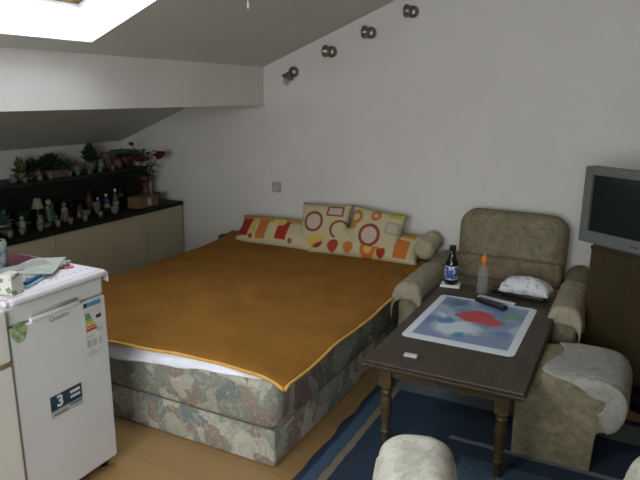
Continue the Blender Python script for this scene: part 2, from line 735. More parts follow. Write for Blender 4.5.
sp = MB().grid(lambda u, v: spread_pt(u, v), 120, 130).build('bedspread', SPREAD, solid=.006)
tag(sp, 'ochre brown bedspread with lighter edging laid over the bed', 'bedspread')
mb = MB()
mb.tube([spread_pt(i / 80, 0, .001) + Vector((0, -.003, 0)) for i in range(81)], .0075, 8)
mb.tube([spread_pt(1, i / 80, .001) + Vector((.002, 0, 0)) for i in range(81)], .0075, 8)
mb.build('edge_binding', TRIM, sp)

# pillows


def pillow(name, wd, ht, th, mat, loc, rot, p=2.6, piping=None, sag=0):
    mbx = MB()
    nu, nv = 28, 20

    def f(sgn):
        def g(u, v):
            a, b = u * 2 - 1, v * 2 - 1
            k = (max(0, 1 - abs(a) ** p) * max(0, 1 - abs(b) ** p)) ** .5
            pin = 1 - .07 * (1 - abs(a) ** 2) * abs(b) - 0
            pin2 = 1 - .07 * (1 - abs(b) ** 2) * abs(a)
            x, z = a * wd / 2 * pin2, b * ht / 2 * pin
            wr = .006 * noise.noise(Vector((x * 14, z * 14, sgn + wd)))
            return Vector((x, sgn * (th / 2 * k + wr * k), z - sag * a * a))
        return g
    mbx.grid(f(-1), nu, nv)
    mbx.grid(f(1), nu, nv)
    bmesh.ops.remove_doubles(mbx.bm, verts=list(mbx.bm.verts), dist=.0015)
    return mbx.build(name, mat, None, loc, rot=rot)


CRM = (.50, .44, .27)
YEL = (.56, .42, .10)
ORG = (.50, .16, .04)
RED = (.33, .035, .03)
PNK = (.52, .40, .33)
GRN = (.40, .43, .08)
BRN = (.22, .07, .05)


def m_pattern(name, base, shapes):
    n = NT(name)
    x = n.xyz()
    n.color(n.paint(base, x[0], x[2], shapes)).rough(.9)
    n.bump(n.noise(150), .25, .003)
    n.b.inputs['Specular IOR Level'].default_value = .06
    return n.m


P_A = m_pattern('striped_squares_print', CRM, [
    ('box', 0, .10, .40, .05, (.50, .25, .08)), ('box', -.28, -.005, .05, .08, RED), ('box', -.20, 0, .03, .09, YEL),
    ('box', -.11, -.015, .045, .085, ORG), ('box', 0, 0, .035, .09, (.55, .48, .25)), ('box', .07, -.01, .05, .08, RED),
    ('disc', .04, .06, .04, YEL), ('box', .2, -.03, .03, .08, CRM), ('disc', -.2, -.085, .02, RED), ('disc', .16, -.09, .02, BRN)])
P_B = m_pattern('orange_blocks_print', CRM, [
    ('box', .28, .095, .10, .03, (.52, .22, .04)), ('box', .12, 0, .04, .12, YEL), ('box', .285, -.03, .05, .075, ORG),
    ('disc', .05, -.07, .06, ORG), ('disc', .05, -.07, .03, YEL), ('disc', .15, -.08, .035, RED), ('disc', -.22, -.07, .045, (.35, .05, .03)),
    ('disc', -.35, -.06, .04, RED), ('disc', -.1, -.07, .04, ORG), ('box', .385, 0, .03, .2, (.45, .40, .28))])
C_A = m_pattern('circles_print', CRM, [
    ('disc', -.07, .03, .08, BRN), ('disc', -.07, .03, .06, PNK), ('box', .09, .115, .065, .04, BRN), ('box', .09, .115, .052, .028, PNK),
    ('disc', .14, -.02, .075, BRN), ('disc', .14, -.02, .058, CRM), ('disc', -.03, -.15, .09, YEL), ('disc', -.03, -.16, .04, (.5, .3, .04)),
    ('disc', .12, -.14, .05, GRN), ('disc', -.12, .175, .04, (.5, .38, .3)), ('box', .03, -.205, .12, .02, RED)])
C_B = m_pattern('rings_print', CRM, [
    ('disc', -.01, -.02, .085, (.26, .06, .05)), ('disc', -.01, -.02, .062, PNK), ('box', .14, .06, .05, .045, (.36, .28, .24)), ('box', .14, .06, .038, .033, (.45, .41, .33)),
    ('disc', .0, .125, .04, ORG), ('disc', .0, .125, .018, PNK), ('disc', -.15, .09, .055, (.42, .17, .04)), ('disc', -.15, .09, .03, CRM), ('disc', -.16, .03, .035, (.45, .25, .05)), ('box', .15, .165, .06, .035, GRN),
    ('disc', .07, -.16, .075, ORG), ('disc', .07, -.16, .03, YEL), ('disc', -.13, -.17, .05, (.5, .13, .04)), ('box', .17, -.12, .05, .03, GRN),
    ('disc', -.18, -.12, .04, YEL)])
C_PIP = plain('cushion_edge', (.40, .36, .22), .9)

o = pillow('bed_pillow', .76, .27, .14, P_A, (-2.36, 3.90, .50), (R(-46), R(-1), R(-1)))
tag(o, 'long pillow printed with red and orange squares at the left wall side', 'pillow', 'patterned bed pillows')
o = pillow('bed_pillow', .84, .25, .13, P_B, (-1.62, 3.875, .50), (R(-50), 0, R(1)))
tag(o, 'long pillow with orange blocks and flowers beside the armchair, behind a square cushion', 'pillow', 'patterned bed pillows')
o = pillow('square_cushion', .40, .36, .11, C_A, (-1.96, 3.895, .588), (R(-23), R(-2), R(2)))
tag(o, 'square cream cushion with one brown ring, left of the other cushion', 'cushion', 'square cushions leaning at the bed head')
o = pillow('square_cushion', .42, .36, .11, C_B, (-1.56, 3.88, .583), (R(-24), R(5), R(-4)))
tag(o, 'square cream cushion with dark red ring and green corner, right of the other cushion', 'cushion', 'square cushions leaning at the bed head')


def roll(name, p0, p1, r, mat, squash=1.0, rag=.1):
    a, b = Vector(p0), Vector(p1)
    L = (b - a).length
    q = (b - a).normalized().to_track_quat('Z', 'Y')
    mbx = MB()
    prof = [(0, 0), (r * .6, .0), (r * .9, r * .25), (r, r * .6)] + [(r * (1 + .05 * sin(k * 2)), r * .6 + (L - 1.2 * r) * k / 8) for k in range(1, 8)] + [(r, L - r * .6), (r * .9, L - r * .25), (r * .6, L), (0, L)]
    mbx.lathe(prof, seg=20)
    for v in mbx.bm.verts:
        v.co = v.co * (1 + rag * noise.noise(v.co * 14) * .6)
        w_ = q @ v.co + a
        w_.z = a.z + (w_.z - a.z) * squash
        v.co = w_
    return mbx.build(name, mat)


o = roll('rolled_cover', (-1.185, 3.84, .50), (-1.175, 4.08, .56), .068, plain('beige_blanket', (.42, .37, .26), .95, bump=.3), 1.0)
tag(o, 'rolled beige cover at the right end of the bed pillows', 'blanket')
o = roll('folded_blanket', (-2.87, 3.82, .415), (-2.75, 3.97, .435), .026, plain('dark_olive_blanket', (.075, .055, .03), .95), 1.0, .2)
tag(o, 'dark olive blanket corner sticking out left of the pillows', 'blanket')

# ---------------------------------------------------------------- armchairs


def drape(w, l, r, hang0, hang1, mat, name, parent, loc=(0, 0, 0), seed=0, front=.05, rag=.02):
    """cloth laid over an arm: profile across x, laid along y"""
    mbx = MB()

    def f(u, v):
        # across: left hang, over the top, right hang
        arc = pi * r
        flat = max(0.0, w - 2 * r)
        tot = hang0 + arc / 2 + flat + arc / 2 + hang1
        s = u * tot
        if s < hang0:
            x, z = -w / 2, -(hang0 - s)
            x -= .006 + .01 * sin(v * 14 + seed) * (1 - s / hang0)
            z += -r
        elif s < hang0 + arc / 2:
            a = (s - hang0) / r
            x, z = -w / 2 + r - r * cos(a), -r + r * sin(a)
        elif s < hang0 + arc / 2 + flat:
            x, z = -w / 2 + r + (s - hang0 - arc / 2), 0
        elif s < hang0 + arc + flat:
            a = (s - hang0 - arc / 2 - flat) / r
            x, z = w / 2 - r + r * sin(a), -r + r * cos(a)
        else:
            q_ = s - hang0 - arc - flat
            x, z = w / 2 + .006 + .01 * sin(v * 12 + seed * 2) * q_ / max(hang1, .01), -r - q_
        y = l * (v - .5)
        e = min(1, (1 - v) * l / front) if False else 1
        # droop over the front end (y = -l/2)
        fr = max(0, 1 - v * l / front)
        z -= fr * front
        y += fr * front - .016 * sin(min(1, fr * 3) * pi / 2)
        # ragged hem
        y += rag * noise.noise(Vector((x * 8, z * 6, seed)))
        z += .005 * noise.noise(Vector((x * 16, y * 16, seed)))
        return Vector((x, y, z))
    mbx.grid(f, 44, 36)
    return mbx.build(name, mat, parent, loc, solid=.005)


def armchair(loc, rz, label, aw, inner, armz, depth, seatz, backz, cover, seed=0, bw=None, seatdepth=None, arm_front=None):
    """local: front is -Y, origin on the floor at the middle"""
    c = empty('armchair', loc, rz)
    tag(c, label, 'armchair')
    W = inner / 2 + aw / 2
    hd = depth / 2
    MB().rbox((0, .05, .18), (inner + .02, depth - .12, .26), .03).build('base', CHAIR, c)
    for sx in (-1, 1):
        a = MB()
        a.rbox((sx * W, -.0, armz / 2 + .0), (aw - .02, depth - .02, armz - .07), .03)
        # rounded scroll on top of the arm
        ry = aw / 2
        pr = []
        n = 14
        L = depth
        for k in range(n + 1):
            t = k / n
            ed = min(t, 1 - t) * 2
            rr = 1 - .28 * max(0, 1 - ed * 5) ** 2
            pr.append((t, rr))
        rings = []
        for t, rr in pr:
            ring = []
            for j in range(20):
                an = 2 * pi * j / 20
                ring.append(a.bm.verts.new((sx * W + ry * rr * cos(an), -hd + L * t, armz - ry * .62 + ry * rr * .62 * sin(an) * (1 if sin(an) > 0 else .9))))
            rings.append(ring)
        for r0, r1 in zip(rings, rings[1:]):
            for j in range(20):
                a.face([r0[j], r0[(j + 1) % 20], r1[(j + 1) % 20], r1[j]], 0, True)
        a.face(rings[0][::-1])
        a.face(rings[-1])
        a.build('arm', CHAIR, c)
        drape(aw + .012, depth * .62, min(.075, aw * .42), .07 if sx < 0 else .09, .09 if sx < 0 else .07, cover, 'arm_cover', c,
              (sx * W, -hd + depth * .31 - .088, armz + .006), seed + sx, front=.09)
        for fy in (-hd + .08, hd - .08):
            MB().lathe([(.02, 0), (.024, .02), (.022, .055)], (sx * (W - .02), fy, 0), 12).build('foot', BLACK, c)
    sd = seatdepth or (depth - .3)
    MB().rbox((0, -hd + .04 + sd / 2 + (depth - .3 - sd), seatz - .06), (inner - .01, sd, .14), .05, 5).build('seat', CHAIR_BROWN, c, subsurf=1)
    # plump backrest, reclined a little
    bw = bw or inner + .12
    tilt = R(-9)
    rot = Matrix.Rotation(tilt, 3, 'X')
    bh = backz - seatz + .12
    bk = MB()
    bk.rbox((0, hd - .11, seatz - .10 + bh / 2), (bw, .24, bh), .11, 6, rot=rot)
    for v in bk.bm.verts:
        v.co += Vector((1, .6, 1)) * .012 * noise.noise(v.co * 5 + Vector((seed, 0, 0)))
    bk.build('backrest', CHAIR, c, subsurf=1)
    lb = MB()
    lb.rbox((0, hd - .26, seatz + .07), (inner - .03, .09, .15), .04, 5, rot=rot)
    for v in lb.bm.verts:
        v.co += Vector((.5, 1, 1)) * .01 * noise.noise(v.co * 9)
    lb.build('back_cushion', CHAIR_BROWN, c, subsurf=1)
    return c


armchair((-.625, 3.60, 0), 0, 'beige olive plush armchair against the back wall behind the table', .14, .70, .50, .94, .40, .80, COVER, 1, bw=.68, seatdepth=.36)
armchair((.03, 1.20, .0195), R(200), 'armchair with cream covered arms nearest the camera, seen only at its arm fronts', .20, .50, .56, .96, .40, .78, COVERW, 5)

# ottoman with an overhanging roll on its right side
ot = empty('footstool', (-.165, 2.725, .0195))
tag(ot, 'beige plush footstool with rolled edge at the right side of the table', 'footstool')
prof = [(-.165, .0), (-.168, .2), (-.17, .34), (-.155, .395), (-.11, .41), (0, .42), (.10, .425), (.18, .425), (.235, .41), (.265, .365), (.268, .30), (.25, .235), (.215, .20), (.175, .195), (.165, .17), (.16, 0)]


def chaikin(p, n=2):
    for _ in range(n):
        q_ = [p[0]]
        for a_, b_ in zip(p, p[1:]):
            q_.append((a_[0] * .75 + b_[0] * .25, a_[1] * .75 + b_[1] * .25))
            q_.append((a_[0] * .25 + b_[0] * .75, a_[1] * .25 + b_[1] * .75))
        q_.append(p[-1])
        p = q_
    return p


PROF = [(x_, z_ * .955) for x_, z_ in chaikin(prof, 3)]
PCX, PCZ = .04, .25


def stool_pt(x, z, y, k, grow=0.0):
    kk = 1 - (1 - k) * min(1, max(0, (z - .1) / .15))
    xx = PCX + (x - PCX) * (1 - (1 - k) * .6)
    zz = z if z < PCZ else PCZ + (z - PCZ) * kk
    dv = Vector((x - (.15 if x > .12 else x), 0, z - .31))
    if dv.length > 1e-4:
        dv.normalize()
    nd = .005 * noise.noise(Vector((xx * 9, y * 9, zz * 9)))
    return Vector((xx, y, zz + nd)) + dv * grow


YS = [(-.228, .93), (-.222, .965), (-.205, .99), (-.18, 1), (-.1, 1), (0, 1), (.08, 1), (.11, 1), (.14, .98), (.16, .92)]
mbx = MB()
rings = [[mbx.bm.verts.new(stool_pt(x, z, y, k)) for x, z in PROF] for y, k in YS]
for a, b in zip(rings, rings[1:]):
    for j in range(len(PROF)):
        mbx.face([a[j], a[(j + 1) % len(PROF)], b[(j + 1) % len(PROF)], b[j]], 0, True)
mbx.face(rings[0][::-1])
mbx.face(rings[-1])
mbx.build('body', CHAIR, ot)
sub = [p for i, p in enumerate(PROF) if (p[1] > .19 and p[0] > -.04 and i < len(PROF) * .9)]
TY_ = [(-.244, .80), (-.244, .5), (-.243, .25), (-.240, .12), (-.234, .05), (-.222, .015), (-.205, 0), (-.17, 0), (-.1, 0), (-.04, 0), (.0, 0), (.05, 0), (.09, 0), (.13, 0)]
th = MB()


def throw_f(u, v):
    k = u * (len(sub) - 1)
    i = min(int(k), len(sub) - 2)
    t = k - i
    x = sub[i][0] * (1 - t) + sub[i + 1][0] * t
    z = sub[i][1] * (1 - t) + sub[i + 1][1] * t
    j = v * (len(TY_) - 1)
    m_ = min(int(j), len(TY_) - 2)
    t = j - m_
    y = TY_[m_][0] * (1 - t) + TY_[m_ + 1][0] * t
    kk = TY_[m_][1] * (1 - t) + TY_[m_ + 1][1] * t
    x = x - (x - .15) * kk
    z = z - (z - .31) * kk
    ks = .965 if y < -.2 else (.99 if y < -.17 else 1)
    x += (1 - u) ** 2 * .07 * (noise.noise(Vector((1, v * 3, 2))) + max(0, .3 - v) * 2.2)
    return stool_pt(x, z, y, ks, .009) + Vector((0, 0, .0025 * noise.noise(Vector((u * 14, v * 14, 4)))))


th.grid(throw_f, 60, 50)
o = th.build('throw_cover', THROW, None, (-.165, 2.725, .0195), solid=.004)
tag(o, 'grey white cloth cover draped over the right side of the footstool', 'cloth')
mb = MB()
mb.prism([(.085, 2.85, .43), (.125, 2.80, .40), (.095, 2.76, .375)], [(.09, 2.853, .434), (.13, 2.803, .404), (.10, 2.763, .379)])
mb.build('folded_corner', COVERW, o, (.140, -2.775, -.030))

# ---------------------------------------------------------------- rug


def m_rug():
    n = NT('blue_woven_rug')
    co = n.co()
    x = n.xyz()
    wob = n.math('MULTIPLY', n.math('SUBTRACT', n.noise(14, detail=2), .5), .018)
    u = n.math('ADD', x[0], wob)
    v = n.math('ADD', x[1], wob)
    base = n.mix(n.noise(60, detail=4), (.014, .024, .042), (.036, .056, .088))
    pale = n.mix(n.noise(45, detail=4), (.06, .09, .14), (.26, .26, .24))
    lb = n.mix(n.noise(50, detail=3), (.05, .095, .16), (.085, .14, .22))
    c = n.mix(n.m_box(u, v, -1.02, 1.95, .028, 2), base, lb)
    c = n.mix(n.m_box(u, v, -.972, 1.95, .02, 1.03), c, (.26, .215, .15))
    c = n.mix(n.m_box(u, v, .1, 2.90, 1.07, .085), c, pale)
    c = n.mix(n.m_box(u, v, .1, 2.815, 1.07, .006), c, (.20, .20, .18))
    c = n.mix(n.m_box(u, v, .0, 2.485, .60, .016), c, (.20, .22, .22))
    c = n.mix(n.m_box(u, v, .05, 2.1, .56, .27), c, n.mix(n.noise(50, detail=3), (.04, .07, .12), (.08, .12, .17)))
    c = n.mix(n.m_box(u, v, .1, 1.9, .35, .16), c, (.012, .024, .055))
    g = n.n('ShaderNodeTexWave')
    n.put(g.inputs[0], co)
    g.inputs['Scale'].default_value = 60
    g.bands_direction = 'Y'
    c = n.mix(n.math('MULTIPLY', g.outputs[1], .25), c, (.006, .01, .02))
    c = n.mix(n.math('MULTIPLY', n.noise(110, detail=3, rough=.8), .35), c, (.07, .095, .13))
    n.color(c).rough(1).bump(n.noise(300), .6, .005)
    n.b.inputs['Specular IOR Level'].default_value = .03
    return n.m


mb = MB()


def rug_f(u, v):
    x = -1.08 + 1.46 * u
    y = .75 + 2.28 * v
    if u == 0:
        x += .008 * noise.noise(Vector((0, y * 7, 0))) * 2
    return Vector((x, y, .012 + .002 * noise.noise(Vector((x * 6, y * 6, 1)))))


mb.grid(rug_f, 60, 80)
tag(mb.build('rug', m_rug(), solid=.014), 'dark blue woven rug with tan and light blue stripes under the table', 'rug')

# ---------------------------------------------------------------- coffee table
TX, TY = -.592, 2.85
tw, tl, tz = .67, 1.25, .44
tb = empty('coffee_table', (TX, TY, 0.018))
tag(tb, 'dark wooden coffee table with turned legs standing on the blue rug', 'table')
tz -= .018
m = MB()
m.rbox((0, 0, tz - .008), (tw, tl, .016), .005, 2, smooth=False)
m.rbox((0, 0, tz - .022), (tw + .012, tl + .012, .013), .005, 3, smooth=False)
m.rbox((0, 0, tz - .034), (tw - .012, tl - .012, .012), .005, 2, smooth=False)
m.build('tabletop', TABLE, tb)
# aprons with a scalloped lower edge


def apron(L, along, off, name):
    mbx = MB()
    n = 40
    pts = []
    for k in range(n + 1):
        t = k / n
        d = abs(t - .5) * 2
        z = .062
        if d < .30:
            z = .062 + .018 * (1 + cos(pi * d / .30)) / 2 - .012 * (1 if d < .06 else 0)
        elif d < .45:
            z = .062 - .012 * sin(pi * (d - .30) / .15)
        if d > .9:
            z = .068
        pts.append((L * (t - .5), tz - .04 - (.095 - z) - .012))
    front, back = [], []
    for x, z in pts:
        front.append((x, z))
    poly = [(pts[0][0], tz - .04)] + pts + [(pts[-1][0], tz - .04)]
    th_ = .009
    if along == 'x':
        a = [(x, off - th_, z) for x, z in poly]
        b = [(x, off + th_, z) for x, z in poly]
    else:
        a = [(off - th_, x, z) for x, z in poly]
        b = [(off + th_, x, z) for x, z in poly]
    mbx.prism(a, b)
    return mbx.build(name, TABLE_L, tb)


lx, ly = tw / 2 - .088, tl / 2 - .065
apron(2 * lx - .03, 'x', -ly, 'apron')
apron(2 * lx - .03, 'x', ly, 'apron')
apron(2 * ly - .03, 'y', -lx, 'apron')
apron(2 * ly - .03, 'y', lx, 'apron')
H = tz - .04
for sx in (-1, 1):
    for sy in (-1, 1):
        l = MB()
        l.box((sx * lx, sy * ly, H - .045), (.055, .055, .09))
        pr = [(.013, 0), (.017, .008), (.015, .03), (.013, .055), (.019, .062), (.0225, .07), (.019, .078), (.015, .084), (.0175, .09), (.0145, .096), (.0165, .12), (.0215, .17), (.0235, .21), (.021, .235), (.016, .25), (.021, .256), (.023, .262), (.02, .268), (.0165, .274), (.021, .28), (.023, .288), (.02, H - .09)]
        pr = [(r_, z_) for r_, z_ in pr if z_ <= H - .088]
        l.lathe([(r_ * 1.12, z_) for r_, z_ in pr], (sx * lx, sy * ly, 0), 20)
        l.build('leg', TABLE_L, tb)

# things on the table
TZ = .4405


def rc_poly(w_, l_, r_, seg=5):
    out = []
    for (sx, sy, a0) in ((1, 1, 0), (-1, 1, 90), (-1, -1, 180), (1, -1, 270)):
        for k in range(seg + 1):
            a = R(a0 + 90 * k / seg)
            out.append((sx * (w_ / 2 - r_) + r_ * cos(a), sy * (l_ / 2 - r_) + r_ * sin(a)))
    return out


def m_placemat():
    n = NT('printed_placemat')
    x = n.xyz()
    u, v = x[0], x[1]
    wob = n.math('MULTIPLY', n.math('SUBTRACT', n.noise(11, detail=3), .5), .12)
    uu, vv = n.math('ADD', u, wob), n.math('SUBTRACT', v, wob)
    pic = n.ramp(n.noise(7, detail=3, dist=.8), [(.32, (.10, .17, .34)), (.5, (.20, .28, .44)), (.66, (.42, .48, .56))])
    pic = n.mix(n.m_box(uu, vv, .06, -.25, .5, .15, .08), pic, (.19, .25, .40))
    pic = n.mix(n.m_disc(uu, vv, -.06, -.12, .13, .05), pic, (.56, .64, .70))
    pic = n.mix(n.m_disc(uu, vv, -.13, -.04, .055, .02), pic, (.07, .22, .45))
    pic = n.mix(n.m_disc(uu, vv, -.03, -.2, .05, .02), pic, (.06, .24, .40))
    pic = n.mix(n.m_disc(vv, uu, .02, -.16, .03, .02), pic, (.52, .60, .68))
    pic = n.mix(n.m_disc(uu, vv, -.08, .04, .03, .02), pic, (.08, .16, .36))
    pic = n.mix(n.m_disc(uu, vv, -.12, .23, .045, .02), pic, (.10, .14, .20))
    pic = n.mix(n.m_disc(uu, vv, .17, .16, .07, .03), pic, (.13, .30, .24))
    pic = n.mix(n.m_disc(uu, vv, .0, .075, .10, .02), pic, (.48, .045, .05))
    pic = n.mix(n.m_disc(uu, vv, .10, .02, .06, .02), pic, (.50, .06, .06))
    c = n.mix(n.m_box(u, v, 0, .015, .225, .30, .003), (.66, .70, .76), pic)
    n.color(c).rough(.35)
    n.b.inputs['Specular IOR Level'].default_value = .4
    return n.m


PL = rc_poly(.52, .68, .03)
mb = MB().prism([(x, y, 0) for x, y in PL], [(x, y, .002) for x, y in PL])
tag(mb.build('placemat', m_placemat(), None, (-.612, 2.883, TZ), R(-.5)), 'large white bordered placemat printed with blue shapes and a red flower', 'placemat')

# dark bottle on a white folded napkin
t = MB()
t.rbox((0, 0, .008), (.115, .085, .016), .006, 3)
tag(t.build('folded_napkin', PAPER, None, (-.868, 3.40, TZ), R(8)), 'small folded white napkin under the dark bottle', 'napkin')
b = empty('dark_bottle', (-.868, 3.405, TZ + .017))
tag(b, 'dark bottle with blue and white label at the far left table corner', 'bottle')
NAVY = plain('dark_bottle_glass', (.006, .008, .018), .12, spec=.6)
MB().lathe([(0, 0), (.036, 0), (.039, .004), (.039, .115), (.037, .130), (.022, .165), (.0185, .175), (.018, .21), (0, .21)], seg=24).build('bottle_body', NAVY, b)
nl = NT('blue_white_label')
x = nl.xyz()
c = nl.mix(nl.math('GREATER_THAN', nl.noise(45, detail=2), .52), (.06, .10, .28), (.62, .68, .78))
c = nl.mix(nl.m_box(x[2], x[0], .032, 0, .006, 1), c, (.7, .74, .8))
c = nl.mix(nl.m_box(x[2], x[0], .112, 0, .005, 1), c, (.6, .66, .74))
nl.color(c).rough(.5)
MB().lathe([(.0395, .030), (.0396, .112)], seg=24).build('label', nl.m, b)
MB().lathe([(.0195, .205), (.0195, .228), (.017, .232), (0, .232)], seg=16).build('cap', BLACK, b)

b = empty('clear_bottle', (-.672, 3.355, TZ))
tag(b, 'clear plastic bottle with orange cap standing behind the placemat', 'bottle')
CLEAR = glass('clear_plastic', (.75, .78, .75), .08, .12)
MB().lathe([(0, 0), (.032, 0), (.034, .006), (.033, .05), (.031, .055), (.033, .06), (.033, .115), (.03, .135), (.016, .165), (.012, .172), (.012, .19)], seg=24).build('bottle_body', CLEAR, b)
MB().lathe([(0, .002), (.030, .003), (.030, .10), (0, .10)], seg=24).build('liquid', glass('pale_liquid', (.70, .72, .66), .1, .07), b)
ORGM = plain('orange_plastic', (.75, .21, .03), .4)
MB().lathe([(.0165, .178), (.0165, .215), (.012, .222), (0, .222)], seg=18).build('cap', ORGM, b)
MB().lathe([(.006, .221), (.005, .238), (0, .24)], seg=10).build('nozzle', plain('pale_green_plastic', (.2, .4, .12), .5), b)

t = MB()
t.rbox((0, 0, .016), (.23, .10, .032), .01, 3)
tag(t.build('black_case', BLACK, None, (-.445, 3.40, TZ), R(-4)), 'flat black case under the crumpled white cloth', 'case')
t = MB()


def cloth_f(sg):
    def f(u, v):
        a, b_ = u * 2 - 1, v * 2 - 1
        k = max(0, (1 - abs(a) ** 3) * (1 - abs(b_) ** 3)) ** .5
        x_ = a * .135 * (1 + .1 * noise.noise(Vector((v * 4, u, 1))))
        y_ = b_ * .075 * (1 + .18 * noise.noise(Vector((u * 4, v, 5))))
        if sg > 0:
            z_ = k * (.066 + .018 * noise.noise(Vector((u * 2.5, v * 2, 3))) + .006 * noise.noise(Vector((u * 9, v * 7, 1))) + .012 * sin(u * 3)) + .004
        else:
            z_ = .0
        return Vector((x_, y_, z_))
    return f


t.grid(cloth_f(1), 60, 36)
t.grid(cloth_f(-1), 50, 30)
bmesh.ops.remove_doubles(t.bm, verts=list(t.bm.verts), dist=.0045)
n = NT('crumpled_white_cloth')
n.color(n.mix(n.math('GREATER_THAN', n.noise(42, detail=2), .6), (.62, .63, .66), (.38, .40, .44))).rough(.9).bump(n.noise(60), .5, .006)
tag(t.build('crumpled_cloth', n.m, None, (-.445, 3.41, TZ + .034), R(-3)), 'crumpled white cloth with grey print lying on the black case', 'cloth')
t = MB()
t.rbox((0, 0, .017), (.06, .05, .034), .008, 3)
tag(t.build('black_box', BLACK, None, (-.60, 3.43, TZ), R(5)), 'small black box between the clear bottle and the white cloth', 'box')

e = empty('remote_control', (-.582, 3.165, TZ + .003), R(-27))
tag(e, 'black remote control lying across the placemat by the red flower', 'remote control')
MB().rbox((0, 0, .011), (.19, .045, .022), .008, 4).build('body', BLACK, e)
m = MB()
for i in range(6):
    for j in range(2):
        m.rbox((-.06 + i * .018, -.009 + j * .018, .0225), (.009, .009, .003), .001, 1)
m.build('keypad', plain('dark_grey_rubber', (.09, .09, .1), .6), e)
MB().rbox((.068, 0, .0225), (.03, .03, .002), .0008, 1).build('display', plain('navy_window', (.03, .05, .1), .2), e)
t = MB().rbox((0, 0, .005), (.215, .035, .01), .003, 2)
tag(t.build('paper_strip', plain('grey_white_plastic', (.50, .52, .52), .5), None, (-.572, 3.262, TZ), R(-14)), 'pale grey strip lying behind the black remote control', 'strip')
t = MB().rbox((0, 0, .007), (.06, .026, .014), .004, 3)
tag(t.build('lighter', plain('pale_grey_plastic', (.45, .44, .42), .5), None, (-.752, 2.34, TZ), R(4)), 'small pale lighter lying near the front left table corner', 'lighter')

# ---------------------------------------------------------------- television and stand
DIR = math.atan2(-.55, .83)
d = Vector((cos(DIR), sin(DIR), 0))
nb = Vector((-sin(DIR), cos(DIR), 0))         # pointing backwards
st0 = Vector((-.128, 3.34, 0))
st = empty('television_stand', st0 + d * .36 + nb * .21, DIR)
tag(st, 'brown wooden television stand beside the armchair at the back wall', 'stand')
SZ = .795
m = MB()
m.box((-.35, 0, SZ / 2 + .0), (.02, .42, SZ - .02))
m.box((.35, 0, SZ / 2), (.02, .42, SZ - .02))
m.box((0, .20, .45), (.70, .012, .66))
m.box((0, 0, .15), (.68, .40, .02))
m.build('carcass', STAND, st)
MB().rbox((0, 0, SZ - .01), (.73, .43, .02), .004, 2, smooth=False).build('top', STAND, st)
MB().box((0, -.216, .47), (.68, .018, .62)).build('front_panel', STAND, st, bevel=.002)
MB().box((0, 0, .05), (.68, .38, .10)).build('plinth', DARKWOOD, st)
m = MB()
m.rbox((0, -.205, .065), (.66, .015, .05), .004, 2)
m.build('lower_drawer', DARKWOOD, st)

tvw, tvh = .62, .385
tv = empty('television', st0 + d * (-.05 + tvw / 2) - nb * .05 + Vector((0, 0, SZ + .0)), DIR)
tag(tv, 'silver grey tube television with dark screen on the brown stand', 'television')
TVG = plain('silver_plastic', (.115, .125, .118), .45, var=.03)
TVD = plain('dark_grey_plastic', (.07, .07, .07), .5)
bz = .022 + tvh / 2
m = MB()
# bezel frame: four bars around the tube
fw, ft, fb = .045, .04, .062
m.box((-tvw / 2 + fw / 2, .04, bz), (fw, .08, tvh))
m.box((tvw / 2 - fw / 2, .04, bz), (fw, .08, tvh))
m.box((0, .04, bz + tvh / 2 - ft / 2), (tvw - 2 * fw, .08, ft))
m.box((0, .04, bz - tvh / 2 + fb / 2), (tvw - 2 * fw, .08, fb))
m.build('bezel', TVG, tv, bevel=.004)
m = MB()


def scr(u, v):
    a, b_ = u * 2 - 1, v * 2 - 1
    return Vector((a * (tvw / 2 - fw + .001), .022 - .012 * (1 - a * a) * (1 - b_ * b_) ** .5 - .004, bz + (fb - ft) / 2 + b_ * (tvh - ft - fb + .002) / 2))


m.grid(scr, 16, 12)
m.build('screen', plain('dark_tube_glass', (.008, .014, .012), .42, var=.02, spec=.25), tv)
m = MB()
a = [(-.30, .08), (.30, .08), (.30, .08), (-.30, .08)]
secs = [(.08, .305, .035, .01 + tvh), (.16, .30, .045, -.005 + tvh), (.30, .20, .07, tvh - .07), (.42, .12, .10, tvh - .12)]
rings = []
for y, hw, z0, z1 in secs:
    rings.append([m.bm.verts.new(p) for p in ((-hw, y, z0), (hw, y, z0), (hw, y, z1), (-hw, y, z1))])
for r0, r1 in zip(rings, rings[1:]):
    for j in range(4):
        m.face([r0[j], r0[(j + 1) % 4], r1[(j + 1) % 4], r1[j]])
m.face(rings[0][::-1])
m.face(rings[-1])
m.build('rear_housing', TVD, tv, bevel=.01)
MB().rbox((.0, .15, .018), (.50, .22, .036), .008, 2).build('foot', TVD, tv)
MB().rbox((0, -.001, .052), (.04, .006, .008), .002, 1).build('badge', TVD, tv)
MB().rbox((.10, -.001, .05), (.014, .006, .008), .002, 1).build('button', TVD, tv)

# ---------------------------------------------------------------- refrigerators
FX, FY0, FY1, FZ = -1.81, 1.225, 1.65, .862
fr = empty('refrigerator', (-2.06, (FY0 + FY1) / 2, 0))
tag(fr, 'small white refrigerator with stickers standing at the foot of the bed', 'refrigerator')
hw = (FY1 - FY0) / 2
MB().rbox((-.02, 0, .435), (.46, FY1 - FY0 - .004, .80), .008, 2, smooth=False).build('body', WHITE, fr)
dm = MB()
dm.rbox((.231, 0, .4025), (.038, FY1 - FY0, .720), .009, 3, smooth=False)
dr = dm.build('door', WHITE, fr)
mm = MB()
mm.rbox((.222, 0, .802), (.044, FY1 - FY0, .074), .012, 3, smooth=False)
mm.build('top_fascia', WHITE, fr)
MB().rbox((.247, -.02, .768), (.014, .22, .016), .005, 3).build('handle_lip', WHITE, dr)
MB().rbox((.2455, -.02, .785), (.006, .20, .014), .002, 1).build('handle_recess', plain('pale_grey_recess', (.36, .38, .38), .5), dr)
